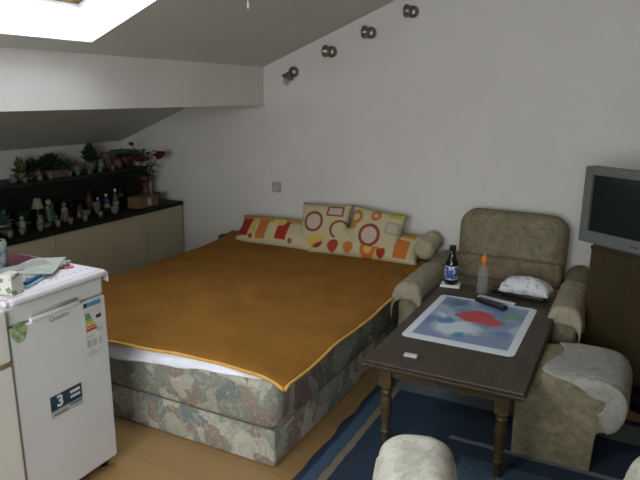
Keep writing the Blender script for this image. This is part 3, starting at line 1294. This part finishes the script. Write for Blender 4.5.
for y in (-hw + .04, hw - .04):
    MB().lathe([(.018, 0), (.018, .03)], (.2, y, 0), 12).build('foot', BLACK, fr)
MB().rbox((-.0, 0, FZ - .012), (.49, FY1 - FY0 + .006, .024), .008, 3, smooth=False).build('top', WHITE, fr)


def txt(body, size, mat, parent, loc, name, bold=0.0, spacing=1.0):
    cu = bpy.data.curves.new(name, 'FONT')
    cu.body = body
    cu.size = size
    cu.extrude = .0004
    cu.offset = bold
    cu.align_x = 'CENTER'
    cu.align_y = 'CENTER'
    cu.space_character = spacing
    cu.materials.append(mat)
    o_ = bpy.data.objects.new(name, cu)
    COL.objects.link(o_)
    o_.parent = parent
    o_.location = loc
    o_.rotation_euler = (R(90), 0, R(90))
    bpy.context.view_layer.update()
    me = bpy.data.meshes.new_from_object(o_.evaluated_get(bpy.context.evaluated_depsgraph_get()))
    me.name = name
    o_.name = 'spent'
    m_ = bpy.data.objects.new(name, me)
    COL.objects.link(m_)
    m_.parent = parent
    m_.location = loc
    m_.rotation_euler = (R(90), 0, R(90))
    bpy.data.objects.remove(o_)
    return m_


GREYT = plain('grey_print', (.34, .36, .37), .5)
DX = .2505
txt('Quadro', .027, GREYT, dr, (DX + .001, -.012, .745), 'brand_lettering', .0)
# warranty sticker
NB = plain('dark_blue_print', (.02, .05, .09), .5)
WP = plain('white_print', (.62, .64, .64), .5)
OFF = plain('off_white_print', (.42, .42, .38), .5)
m = MB()
m.box((.0004, 0, 0), (.0008, .145, .088), mi=2)
m.box((.0010, -.034, .014), (.0006, .076, .06), mi=0)
m.box((.0010, .038, .014), (.0006, .066, .06), mi=0)
m.box((.0014, .040, .026), (.0004, .046, .012), mi=1)
m.box((.0014, .040, .006), (.0004, .046, .010), mi=1)
m.box((.0012, .038, -.024), (.0004, .056, .005), mi=0)
m.box((.0012, -.03, -.034), (.0004, .06, .004), mi=0)
ob = m.build('warranty_sticker', [NB, WP, OFF], dr, (DX, -.015, .405))
ob['label'] = 'blue and white sticker with a large figure three'
txt('3', .062, WP, dr, (DX + .0018, -.045, .418), 'warranty_figure', .002)
# energy label
m = MB()
m.box((.0003, 0, 0), (.0006, .092, .235), mi=0)
m.box((.0009, .008, .098), (.0004, .068, .018), mi=1)
m.box((.0009, -.034, .098), (.0004, .016, .018), mi=2)
for i, (col, L) in enumerate(((3, .020), (3, .026), (4, .032), (5, .038), (6, .044), (7, .050))):
    z = .058 - i * .0125
    y0 = -.038
    yy = y0 + L
    a = [(.0007, y0, z - .005), (.0007, yy, z - .005), (.0007, yy + .006, z), (.0007, yy, z + .005), (.0007, y0, z + .005)]
    m.prism(a, [(p[0] + .0004, p[1], p[2]) for p in a], mi=col)
a = [(.0007, .012, .040), (.0007, .018, .032), (.0007, .040, .032), (.0007, .040, .048), (.0007, .018, .048)]
m.prism(a, [(p[0] + .0004, p[1], p[2]) for p in a], mi=2)
for yq, zq, w_, h_ in ((.026, -.015, .022, .008), (-.02, -.032, .03, .003), (-.028, -.062, .02, .03), (.0, -.062, .02, .03), (.028, -.062, .02, .03), (0, -.098, .07, .003), (.0, -.106, .07, .003)):
    m.box((.0008, yq, zq), (.0003, w_, h_), mi=8)
en = m.build('energy_label', [WP, plain('sky_blue_print', (.10, .27, .42), .5), NB, plain('green_print', (.08, .26, .13), .5), plain('lime_print', (.35, .42, .08), .5),
                              plain('yellow_print', (.62, .47, .06), .5), plain('orange_print', (.55, .2, .04), .5), plain('red_print', (.42, .07, .03), .5), plain('pale_grey_print', (.42, .45, .46), .5)], dr, (DX, .142, .648))
en['label'] = 'energy label with green to red arrows'
m = MB()
ov = [(.0, .030 * cos(2 * pi * k / 20) , .036 * sin(2 * pi * k / 20)) for k in range(20)]
m.prism([(p[0], p[1] * (1 + .1 * sin(p[2] * 90)), p[2]) for p in ov], [(.001, p[1] * (1 + .1 * sin(p[2] * 90)), p[2]) for p in ov])
gs = m.build('round_sticker', plain('green_sticker', (.28, .40, .20), .5, var=.25, scale=60), dr, (DX, -.178, .745 - .005))
gs['label'] = 'pale green leaf sticker'

# neighbour appliance on the left
f2 = empty('refrigerator', (-2.06, .955, 0))
tag(f2, 'cream white cold appliance with two doors at the left photo edge', 'refrigerator')
MB().rbox((-.02, 0, .425), (.47, .52, .81), .008, 2, smooth=False).build('body', WHITE2, f2)
MB().rbox((.24, 0, .345), (.036, .525, .585), .009, 3, smooth=False).build('door', WHITE2, f2)
MB().rbox((.24, 0, .745), (.036, .525, .19), .009, 3, smooth=False).build('freezer_door', WHITE2, f2)
MB().rbox((.235, .232, .644), (.05, .06, .012), .003, 2).build('hinge', plain('brass_hinge', (.35, .27, .14), .4, .6), f2)

# cloth runner on top of the fridge
n = NT('white_runner_cloth')
x = n.xyz()
c = n.mix(n.m_box(x[0], x[1], .243, 0, .0035, 1), (.66, .64, .68), (.42, .06, .10))
dots = n.math('GREATER_THAN', n.math('SINE', n.math('MULTIPLY', x[1], 220)), .1)
c = n.mix(n.math('MULTIPLY', dots, n.m_box(x[0], x[1], .185, 0, .005, 1)), c, (.45, .12, .16))
dots2 = n.m_disc(x[0], x[1], .1, .155, .032)
c = n.mix(n.math('MULTIPLY', n.math('GREATER_THAN', n.noise(35), .47), dots2), c, (.45, .02, .04))
n.color(c).rough(.85)
m = MB()


def run_f(u, v):
    y = -.216 + .4346 * min(v / .93, 1)
    s = u * .56
    if v > .93:
        q_ = (v - .93) / .07
        y = .2186 + .004 * sin(q_ * 3)
        return Vector((-.25 + min(s, .505), y, .0015 - .055 * q_ * (.5 + .5 * u)))
    if s < .50:
        return Vector((-.25 + s, y, .0015))
    t_ = (s - .50) / .06
    a_ = min(1, t_ * 2.5) * pi / 2
    return Vector((.25 + .01 * sin(a_), y, .0015 - .01 * (1 - cos(a_)) - max(0, t_ - .4) * .02))


m.grid(run_f, 40, 20)
tag(m.build('runner_cloth', n.m, None, (-2.06, 1.4475, FZ + .002), solid=.002), 'white cloth with red trim covering the small white refrigerator', 'cloth')
ob = MB().box((0, 0, .0015), (.2, .40, .003)).build('maroon_mat', plain('maroon_cloth', (.10, .025, .035), .9, var=.2), None, (-2.205, 1.44, FZ + .0055))
tag(ob, 'dark maroon cloth at the back of the refrigerator top', 'cloth')


ZT = FZ + .006


def paper(name, loc, rz, sx, sy, h, mat, label, cat, grp=None, tilt=0):
    m_ = MB().rbox((0, 0, h / 2), (sx, sy, h), min(.002, h * .4), 1, smooth=False)
    o_ = m_.build(name, mat, None, loc, rot=(0, tilt, rz))
    return tag(o_, label, cat, grp)


N1 = NT('newsprint')
N1.color(N1.mix(N1.math('GREATER_THAN', N1.noise(70, detail=3), .53), (.5, .5, .47), (.25, .27, .26))).rough(.8)
paper('newspaper', (-2.02, 1.50, ZT + .003), R(20), .17, .25, .012, N1.m, 'folded grey newspaper at the bottom of the paper pile on the refrigerator', 'newspaper', 'papers on the refrigerator')
paper('leaflet', (-2.00, 1.53, ZT + .0155), R(38), .12, .23, .005, plain('pale_leaflet', (.42, .43, .38), .6), 'pale leaflet lying crosswise on top of the newspaper', 'leaflet', 'papers on the refrigerator')
paper('envelope', (-2.06, 1.46, ZT + .0155), R(-12), .07, .24, .006, plain('grey_paper', (.3, .31, .3), .6), 'grey envelope at the rear of the paper pile', 'envelope', 'papers on the refrigerator')
paper('brochure', (-1.93, 1.42, ZT + .0), R(24), .075, .19, .006, plain('light_blue_brochure', (.30, .44, .56), .5), 'light blue brochure in front of the newspaper', 'brochure', 'papers on the refrigerator')
e = MB().rbox((0, 0, .006), (.018, .11, .012), .005, 3).build('pen', plain('dark_blue_plastic', (.03, .10, .22), .4), None, (-1.902, 1.405, ZT + .0065), R(22))
tag(e, 'dark blue pen lying on the light blue brochure', 'pen')

n = NT('medicine_carton')
x = n.xyz()
c = n.mix(n.math('GREATER_THAN', n.noise(38, detail=1), .60), (.60, .60, .55), (.16, .25, .15))
n.color(c).rough(.6)
bx = MB().rbox((0, 0, .036), (.055, .055, .072), .003, 2, smooth=False)
tag(bx.build('small_carton', n.m, None, (-1.862, 1.288, ZT), R(10)), 'small white carton with green print at the left end of the refrigerator top', 'carton')
cn = empty('drink_can', (-2.15, 1.452, ZT + .0035))
tag(cn, 'silver blue can standing behind the small white carton', 'can')
n = NT('can_print')
x = n.xyz()
n.color(n.mix(n.math('GREATER_THAN', n.noise(22), .5), (.10, .13, .17), (.24, .27, .26))).rough(.3)
MB().lathe([(0, .003), (.026, .0), (.031, .008), (.031, .104), (.027, .112)], seg=24).build('can_body', n.m, cn)
MB().lathe([(.027, .112), (.028, .116), (.025, .116), (.025, .112), (0, .112)], seg=24).build('rim', plain('aluminium', (.5, .52, .55), .3, .9), cn)

# ---------------------------------------------------------------- wall spotlights, switch, cord
pos = [(-2.366, 1.706), (-2.045, 1.845), (-1.739, 1.966), (-1.435, 2.09)]
lab = ['lowest round metal wall spotlight, with a lamp hanging down, nearest the beam', 'second metal wall spotlight up from the beam', 'third metal wall spotlight up from the beam', 'topmost metal wall spotlight, farthest from the beam']
for i, (px, pz) in enumerate(pos):
    s = empty('wall_spotlight', (px, YB, pz))
    tag(s, lab[i], 'lamp', 'spotlights in a rising row on the back wall')
    ry = Matrix.Rotation(R(90), 3, 'X')
    MB().lathe([(0, 0), (.038, 0), (.042, .006), (.040, .022), (.028, .036), (0, .042)], (.010, 0, 0), 24, rot=ry).build('wall_rose', CHROME, s)
    MB().tube([(.005, -.03, 0), (.006, -.05, .0), (.004, -.062, 0)], .007, 8).build('arm', CHROME, s)
    hd = Matrix.Rotation(R(-86), 3, 'Y') if i else Matrix.Rotation(R(-150), 3, 'Y')
    hd = Matrix.Rotation(R(-14), 3, 'Z') @ hd
    hp = (.014, -.060, 0) if i else (.0, -.062, -.01)
    MB().lathe([(0, -.004), (.014, -.003), (.022, .008), (.030, .020), (.038, .030), (.044, .032), (.044, .038), (.036, .038), (.028, .024), (0, .016)], hp, 24, rot=hd).build('lamp_head', CHROME, s)
    if i == 0:
        MB().ball((-.026, -.066, -.065), .020, sub=2, scale=(1, 1, 1.7)).build('bulb', glass('frosted_bulb', (.55, .55, .5), .4, .55), s)
    else:
        MB().ball((-.004, -.064, 0), .018, sub=2, scale=(.7, 1, 1)).build('bulb', glass('clear_bulb', (.6, .6, .55), .2, .6), s)

s = empty('light_switch', (-2.519, YB - .001, .811))
tag(s, 'grey plastic light switch on the back wall above the left pillow', 'switch')
MB().rbox((0, -.005, 0), (.082, .01, .082), .003, 2, smooth=False).build('plate', plain('grey_switch_plate', (.36, .35, .33), .5), s)
MB().rbox((0, -.012, 0), (.052, .006, .056), .002, 2, smooth=False).build('rocker', plain('pale_switch_rocker', (.42, .41, .39), .5), s)

cy, cx = 2.6, -1.73
s = empty('pull_cord', (cx, cy, roof(cx)))
tag(s, 'thin white pull cord hanging from the sloped ceiling', 'cord')

# ---------------------------------------------------------------- ornaments on the counter and shelf
DG = plain('dark_green_leaf', (0.0124, 0.031, 0.0155), .6, var=.4, scale=40)
MG = plain('dull_green_glaze', (0.0372, 0.0806, 0.0558), .35, var=.2)
DR = plain('dark_red_glaze', (0.0744, 0.0155, 0.0124), .4, var=.2)
ROSE = plain('red_rose_petals', (0.0868, 0.0074, 0.0124), .6, var=.3, scale=50)
PK = plain('dusty_pink_ceramic', (0.1364, 0.0806, 0.0682), .5, var=.2)
CRC = plain('cream_ceramic', (0.248, 0.2356, 0.1736), .45, var=.15)
GRC = plain('grey_ceramic', (0.124, 0.1364, 0.124), .4, var=.2)
YLC = plain('mustard_ceramic', (0.155, 0.1116, 0.0248), .5, var=.2)
BRC = plain('brown_ceramic', (0.062, 0.0341, 0.0186), .5, var=.2)
BLC = plain('blue_ceramic', (0.031, 0.062, 0.124), .4, var=.2)
SMG = glass('smoky_glass', (.22, .26, .24), .08, .55)
CARD = plain('brown_cardboard', (0.1612, 0.1054, 0.0527), .8, var=.08)
ZC2 = ZC + .0015
ZS += .0005


def pl_jug(c, r, h, m, label, name='jug', cat='jug', grp=None):
    e_ = empty(name, c)
    tag(e_, label, cat, grp)
    MB().lathe([(0, 0), (r * .7, 0), (r, h * .3), (r * .95, h * .5), (r * .55, h * .75), (r * .7, h), (r * .62, h), (r * .45, h * .75), (0, h * .7)], seg=16).build('vessel', m, e_)
    MB().tube([(r * .6, 0, h * .9), (r * 1.3, 0, h * .85), (r * 1.4, 0, h * .55), (r * .9, 0, h * .4)], r * .12, 6).build('handle', m, e_)
    return e_


def simple(name, prof_, c, m, label, cat, seg=16, grp=None):
    return tag(MB().lathe(prof_, seg=seg).build(name, m, None, c), label, cat, grp)


def bottle_prof(r, h):
    return [(0, 0), (r, 0), (r, h * .6), (r * .8, h * .68), (r * .35, h * .78), (r * .35, h), (0, h)]


def bowl_prof(r, h):
    return [(0, 0), (r * .4, 0), (r * .5, h * .2), (r, h), (r * .95, h), (r * .4, h * .35), (0, h * .3)]


def figurine(c, h, m1, m2, label, rz=0):
    e_ = empty('figurine', c, rz)
    tag(e_, label, 'figurine', 'small ornaments on the worktop')
    r = h * .22
    MB().lathe([(0, 0), (r * 1.2, 0), (r * 1.3, h * .08), (r, h * .2), (r * .8, h * .45), (r * .95, h * .6), (r * .35, h * .72), (0, h * .74)], seg=16).build('figure_body', m1, e_)
    MB().ball((0, 0, h * .85), h * .13, scale=(1, 1, 1.1)).build('head', m2, e_)
    return e_


def shrub(name, c, r, h, m_pot, m_leaf, label, n_=50, cat='plant'):
    e_ = empty(name, c)
    tag(e_, label, cat)
    MB().lathe([(0, 0), (r * .45, 0), (r * .6, h * .3), (r * .5, h * .3), (0, h * .25)], seg=14).build('pot', m_pot, e_)
    mb_ = MB()
    rnd = random.Random(sum(map(ord, label)))
    for _ in range(n_):
        a_ = rnd.uniform(0, 2 * pi)
        el = rnd.uniform(.1, 1.4)
        L_ = rnd.uniform(.5, 1)
        tip = Vector((cos(a_) * cos(el) * r * L_, sin(a_) * cos(el) * r * L_, h * .3 + sin(el) * h * .68 * L_))
        base = Vector((0, 0, h * .28))
        mid = base.lerp(tip, .6) + Vector((0, 0, h * .06))
        side = (tip - base).cross(Vector((0, 0, 1)))
        if side.length < 1e-4:
            side = Vector((1, 0, 0))
        side = side.normalized() * r * .17
        v_ = [mb_.bm.verts.new(p) for p in (base, mid - side, tip, mid + side)]
        mb_.face(v_, 0, False)
    mb_.build('foliage', m_leaf, e_, solid=.002, keep=True)
    return e_


# vase of roses near the wall
vz = empty('rose_vase', (-3.715, 3.93, ZC2))
tag(vz, 'dark red brown vase holding long stemmed red roses by the back wall', 'vase')
MB().lathe([(0, 0), (.038, 0), (.044, .03), (.034, .10), (.030, .15), (.045, .20), (.062, .235), (.056, .235), (.038, .20), (.02, .15), (0, .14)], seg=20).build('vessel', plain('brown_red_ceramic', (.09, .03, .022), .4, var=.2), vz)
heads = [(-.10, -.03, .50, .030), (-.045, 0, .385, .05), (-.01, -.03, .37, .045), (.185, .0, .42, .055), (.15, .02, .395, .03), (-.12, .0, .40, .022)]
for i, (hx, hy, hz, hr) in enumerate(heads):
    MB().tube([(0, 0, .14), (hx * .3, hy * .3, .14 + (hz - .14) * .55), (hx * .85, hy, hz - hr * .5), (hx, hy, hz)], .004, 6).build('stem', DG, vz)
    m = MB()
    rnd = random.Random(i)
    m.ball((hx, hy, hz), hr * .6, sub=1)
    for k in range(16):
        a_, el = rnd.uniform(0, 2 * pi), rnd.uniform(-.3, 1.3)
        p = Vector((cos(a_) * cos(el), sin(a_) * cos(el), sin(el) * .8)) * hr * .62 + Vector((hx, hy, hz))
        m.ball(p, hr * .42, sub=1, scale=(1, .9, .55), lump=.4)
    m.build('rose', ROSE, vz)
m = MB()
rnd = random.Random(3)
for k in range(90):
    a_ = rnd.uniform(0, 2 * pi)
    zz = rnd.uniform(.18, .45)
    rr = rnd.uniform(.02, .12)
    p = Vector((cos(a_) * rr - .02, sin(a_) * rr * .7, zz))
    t_ = Vector((cos(a_), sin(a_), rnd.uniform(-.5, .6))).normalized() * .055
    sd_ = t_.cross(Vector((0, 0, 1))).normalized() * .018
    v_ = [m.bm.verts.new(q_) for q_ in (p, p + t_ * .5 - sd_, p + t_, p + t_ * .5 + sd_)]
    m.face(v_)
m.build('leaves', DG, vz, solid=.002, keep=True)

bx = empty('cardboard_box', (-3.60, 3.77, ZC2), R(4))
tag(bx, 'small brown cardboard box with a white label beside the rose vase', 'box')
MB().rbox((0, 0, .045), (.13, .24, .09), .003, 1, smooth=False).build('carton', CARD, bx)
MB().box((.066, .0, .045), (.002, .045, .055)).build('label', OFF, bx)
simple('candle_cup', bowl_prof(.03, .09), (-3.62, 3.96, ZC2), BRC, 'small brown cup between the cardboard box and the back wall', 'cup')

# bottles mid counter
for (x_, y_, r_, h_, m_, lb) in ((-3.74, 3.60, .026, .15, MG, 'green and white bottle, rightmost in the trio beside the cardboard box'),
                                 (-3.76, 3.52, .028, .12, BLC, 'blue and white bottle in the middle of the trio'),
                                 (-3.78, 3.45, .022, .10, GRC, 'small grey bottle, leftmost in the trio')):
    e_ = empty('small_bottle', (x_, y_, ZC2))
    tag(e_, lb, 'bottle', 'little bottles on the worktop')
    MB().lathe(bottle_prof(r_, h_), seg=16).build('bottle_body', m_, e_)
    MB().lathe([(r_ * 1.02, h_ * .15), (r_ * 1.02, h_ * .4)], seg=16).build('label', CRC, e_)
    MB().lathe([(r_ * .4, h_ * .92), (r_ * .4, h_ * 1.06), (0, h_ * 1.08)], seg=10).build('cap', WP, e_)
simple('dark_bottle', bottle_prof(.03, .17), (-3.78, 3.69, ZC2), NAVY, 'tall black bottle standing between the trio and the vase', 'bottle')
simple('glass_tumbler', bowl_prof(.035, .09), (-3.70, 3.36, ZC2), SMG, 'smoky glass tumbler left of the bottle trio', 'glass')
simple('glass_tumbler', bowl_prof(.04, .05), (-3.66, 3.22, ZC2), SMG, 'low smoky glass dish in the middle of the worktop', 'dish')
figurine((-3.73, 3.08, ZC2), .13, CRC, GRC, 'cream figurine standing under the middle of the shelf')
figurine((-3.66, 3.02, ZC2), .09, GRC, CRC, 'short grey figurine in front of the cream one')
figurine((-3.76, 2.97, ZC2), .17, MG, CRC, 'tall green figurine with pale head')
figurine((-3.64, 2.93, ZC2), .07, BRC, CRC, 'tiny brown figurine near the worktop edge')
lp = empty('table_lamp', (-3.79, 2.90, ZC2))
tag(lp, 'small lamp with cream shade on the worktop, in front of the dark panel', 'lamp')
MB().lathe([(0, 0), (.035, 0), (.035, .01), (.008, .02), (.012, .06), (.007, .12), (0, .13)], seg=16).build('base', BRC, lp)
MB().lathe([(.045, .11), (.022, .18), (.02, .18), (.042, .11)], seg=18).build('lamp_shade', CRC, lp)
pl_jug((-3.70, 2.84, ZC2), .028, .08, GRC, 'little grey jug left of the small lamp')
simple('bowl', bowl_prof(.06, .05), (-3.72, 2.72, ZC2), MG, 'green glazed bowl on the left part of the worktop', 'bowl')
figurine((-3.65, 2.66, ZC2), .11, CRC, CRC, 'white figurine beside the green bowl')
shrub('potted_plant', (-3.78, 2.62, ZC2), .08, .16, BRC, MG, 'small grey green potted plant at the left end of the worktop', 40)
simple('bowl', bowl_prof(.05, .045), (-3.65, 2.53, ZC2), BRC, 'brown bowl in front of the small potted plant', 'bowl')
pl_jug((-3.75, 2.47, ZC2), .035, .12, SMG, 'smoky glass jug at the far left of the worktop')
pl_jug((-3.66, 3.15, ZC2), .02, .05, YLC, 'tiny mustard jug near the worktop edge')
pl_jug((-3.80, 3.28, ZC2), .03, .07, BRC, 'brown jug against the dark panel')

shrub('trailing_plant', (-3.80, 3.16, ZC2), .07, .15, BRC, DG, 'dark leafy plant behind the low glass dish on the worktop', 60)
shrub('trailing_plant', (-3.82, 2.80, ZC2), .07, .13, DR, DG, 'dark leafy plant behind the little grey jug on the worktop', 60)
simple('cream_vase', [(0, 0), (.02, 0), (.03, .04), (.015, .09), (.022, .12), (0, .12)], (-3.81, 3.03, ZC2), CRC, 'slim cream vase behind the short grey figurine', 'vase')
simple('glass_bowl', bowl_prof(.06, .06), (-3.74, 2.58, ZC2), SMG, 'smoky glass bowl beside the small potted plant', 'bowl')
simple('brown_bottle', bottle_prof(.028, .16), (-3.82, 3.40, ZC2), BRC, 'brown bottle against the dark panel, left of the bottle trio', 'bottle')
simple('white_cup', [(0, 0), (.025, 0), (.032, .05), (.028, .05), (.02, .01), (0, .01)], (-3.60, 3.45, ZC2), CRC, 'white cup near the worktop edge in front of the bottle trio', 'cup')
simple('pink_dish', bowl_prof(.05, .03), (-3.60, 2.80, ZC2), PK, 'pink dish near the worktop edge below the small lamp', 'dish')
# shelf above
shrub('potted_plant', (-4.05, 2.98, ZS), .075, .20, GRC, plain('olive_brown_leaf', (.09, .075, .03), .7, var=.3), 'brownish potted plant at the left end of the raised shelf', 60)
shrub('potted_plant', (-4.08, 3.27, ZS), .13, .20, DR, DG, 'dense dark green potted plant on the raised shelf, left of the sparse one', 200)
bx = MB().rbox((0, 0, .03), (.10, .16, .06), .01, 3)
tag(bx.build('pink_casket', PK, None, (-3.98, 3.24, ZS)), 'dusty pink box in front of the dense dark plant', 'box')
pl_jug((-3.99, 3.09, ZS), .03, .07, GRC, 'grey jug between the brownish plant and the pink box')
pl_jug((-4.0, 2.88, ZS), .03, .06, SMG, 'smoky glass jug at the left photo edge on the raised shelf')
simple('bowl', bowl_prof(.045, .04), (-3.97, 3.0, ZS), BRC, 'brown bowl in front of the brownish plant', 'bowl')
shrub('potted_plant', (-4.06, 3.42, ZS), .08, .15, GRC, MG, 'grey green spiky potted plant right of the pink box', 50)
simple('mustard_jar', [(0, 0), (.035, 0), (.045, .03), (.03, .06), (.032, .07), (0, .075)], (-4.0, 3.46, ZS), YLC, 'mustard jar beside the spiky plant', 'jar')
shrub('potted_plant', (-4.06, 3.66, ZS), .09, .27, GRC, DG, 'tall dark green potted plant in the middle of the raised shelf', 130)
simple('glass_tumbler', bowl_prof(.025, .05), (-3.96, 3.58, ZS), SMG, 'small glass in front of the tall dark plant', 'glass')
simple('pink_jar', [(0, 0), (.045, 0), (.055, .03), (.05, .10), (.035, .12), (.042, .14), (0, .14)], (-4.06, 3.83, ZS), PK, 'dusty pink jar right of the tall dark plant', 'jar')
simple('pink_jar', [(0, 0), (.035, 0), (.045, .04), (.03, .07), (.035, .08), (0, .08)], (-4.0, 3.91, ZS), PK, 'smaller dusty pink jar, right of the big one', 'jar')
shrub('potted_plant', (-4.10, 3.12, ZS), .085, .17, BRC, DG, 'dark green plant squeezed between the brownish plant and the dense one', 90)
simple('grey_jar', [(0, 0), (.03, 0), (.035, .04), (.02, .08), (.025, .10), (0, .10)], (-4.0, 3.72, ZS), GRC, 'grey jar at the foot of the tall dark plant', 'jar')
simple('red_bowl', bowl_prof(.10, .10), (-4.04, 4.04, ZS), DR, 'dark red bowl at the wall end of the raised shelf', 'bowl')
simple('green_dish', [(0, 0), (.04, 0), (.12, .03), (.13, .045), (.12, .045), (.04, .012), (0, .01)], (-4.04, 4.035, ZS + .101), MG, 'wide green dish resting on the dark red bowl', 'dish')

rnd = random.Random(11)
ORD = ['first', 'second', 'third', 'fourth', 'fifth', 'sixth', 'seventh', 'eighth']
for q, yy in enumerate((3.78, 3.64, 3.53, 3.41, 3.33, 3.15, 3.06, 2.93)):
    simple('shelf_glass', [(0, 0), (.016, 0), (.019, .04), (.017, .04), (.014, .004), (0, .004)], (-3.93, yy, ZS), SMG,
           'tiny smoky glass on the raised shelf edge, %s from the back wall' % ORD[q], 'glass', 12, 'tiny glasses on the raised shelf')
for q, yy in enumerate((3.42, 3.27, 3.11, 2.99, 2.88, 2.73, 2.60, 2.50)):
    simple('worktop_glass', [(0, 0), (.017, 0), (.021, .045), (.019, .045), (.015, .004), (0, .004)], (-3.565 + rnd.uniform(-.015, .015), yy, ZC2), SMG,
           'tiny smoky glass on the dark worktop edge, %s from the back wall' % ORD[q], 'glass', 12, 'tiny glasses on the worktop')

# pull cord parts
MB().tube([(0, 0, .0), (.001, .001, -.07), (0, 0, -.13)], .0022, 6).build('cord', PAPER, s)
MB().lathe([(0, -.02), (.005, -.018), (.007, 0), (.004, .018), (0, .02)], (0, 0, -.14), 12).build('toggle', WHITE, s)
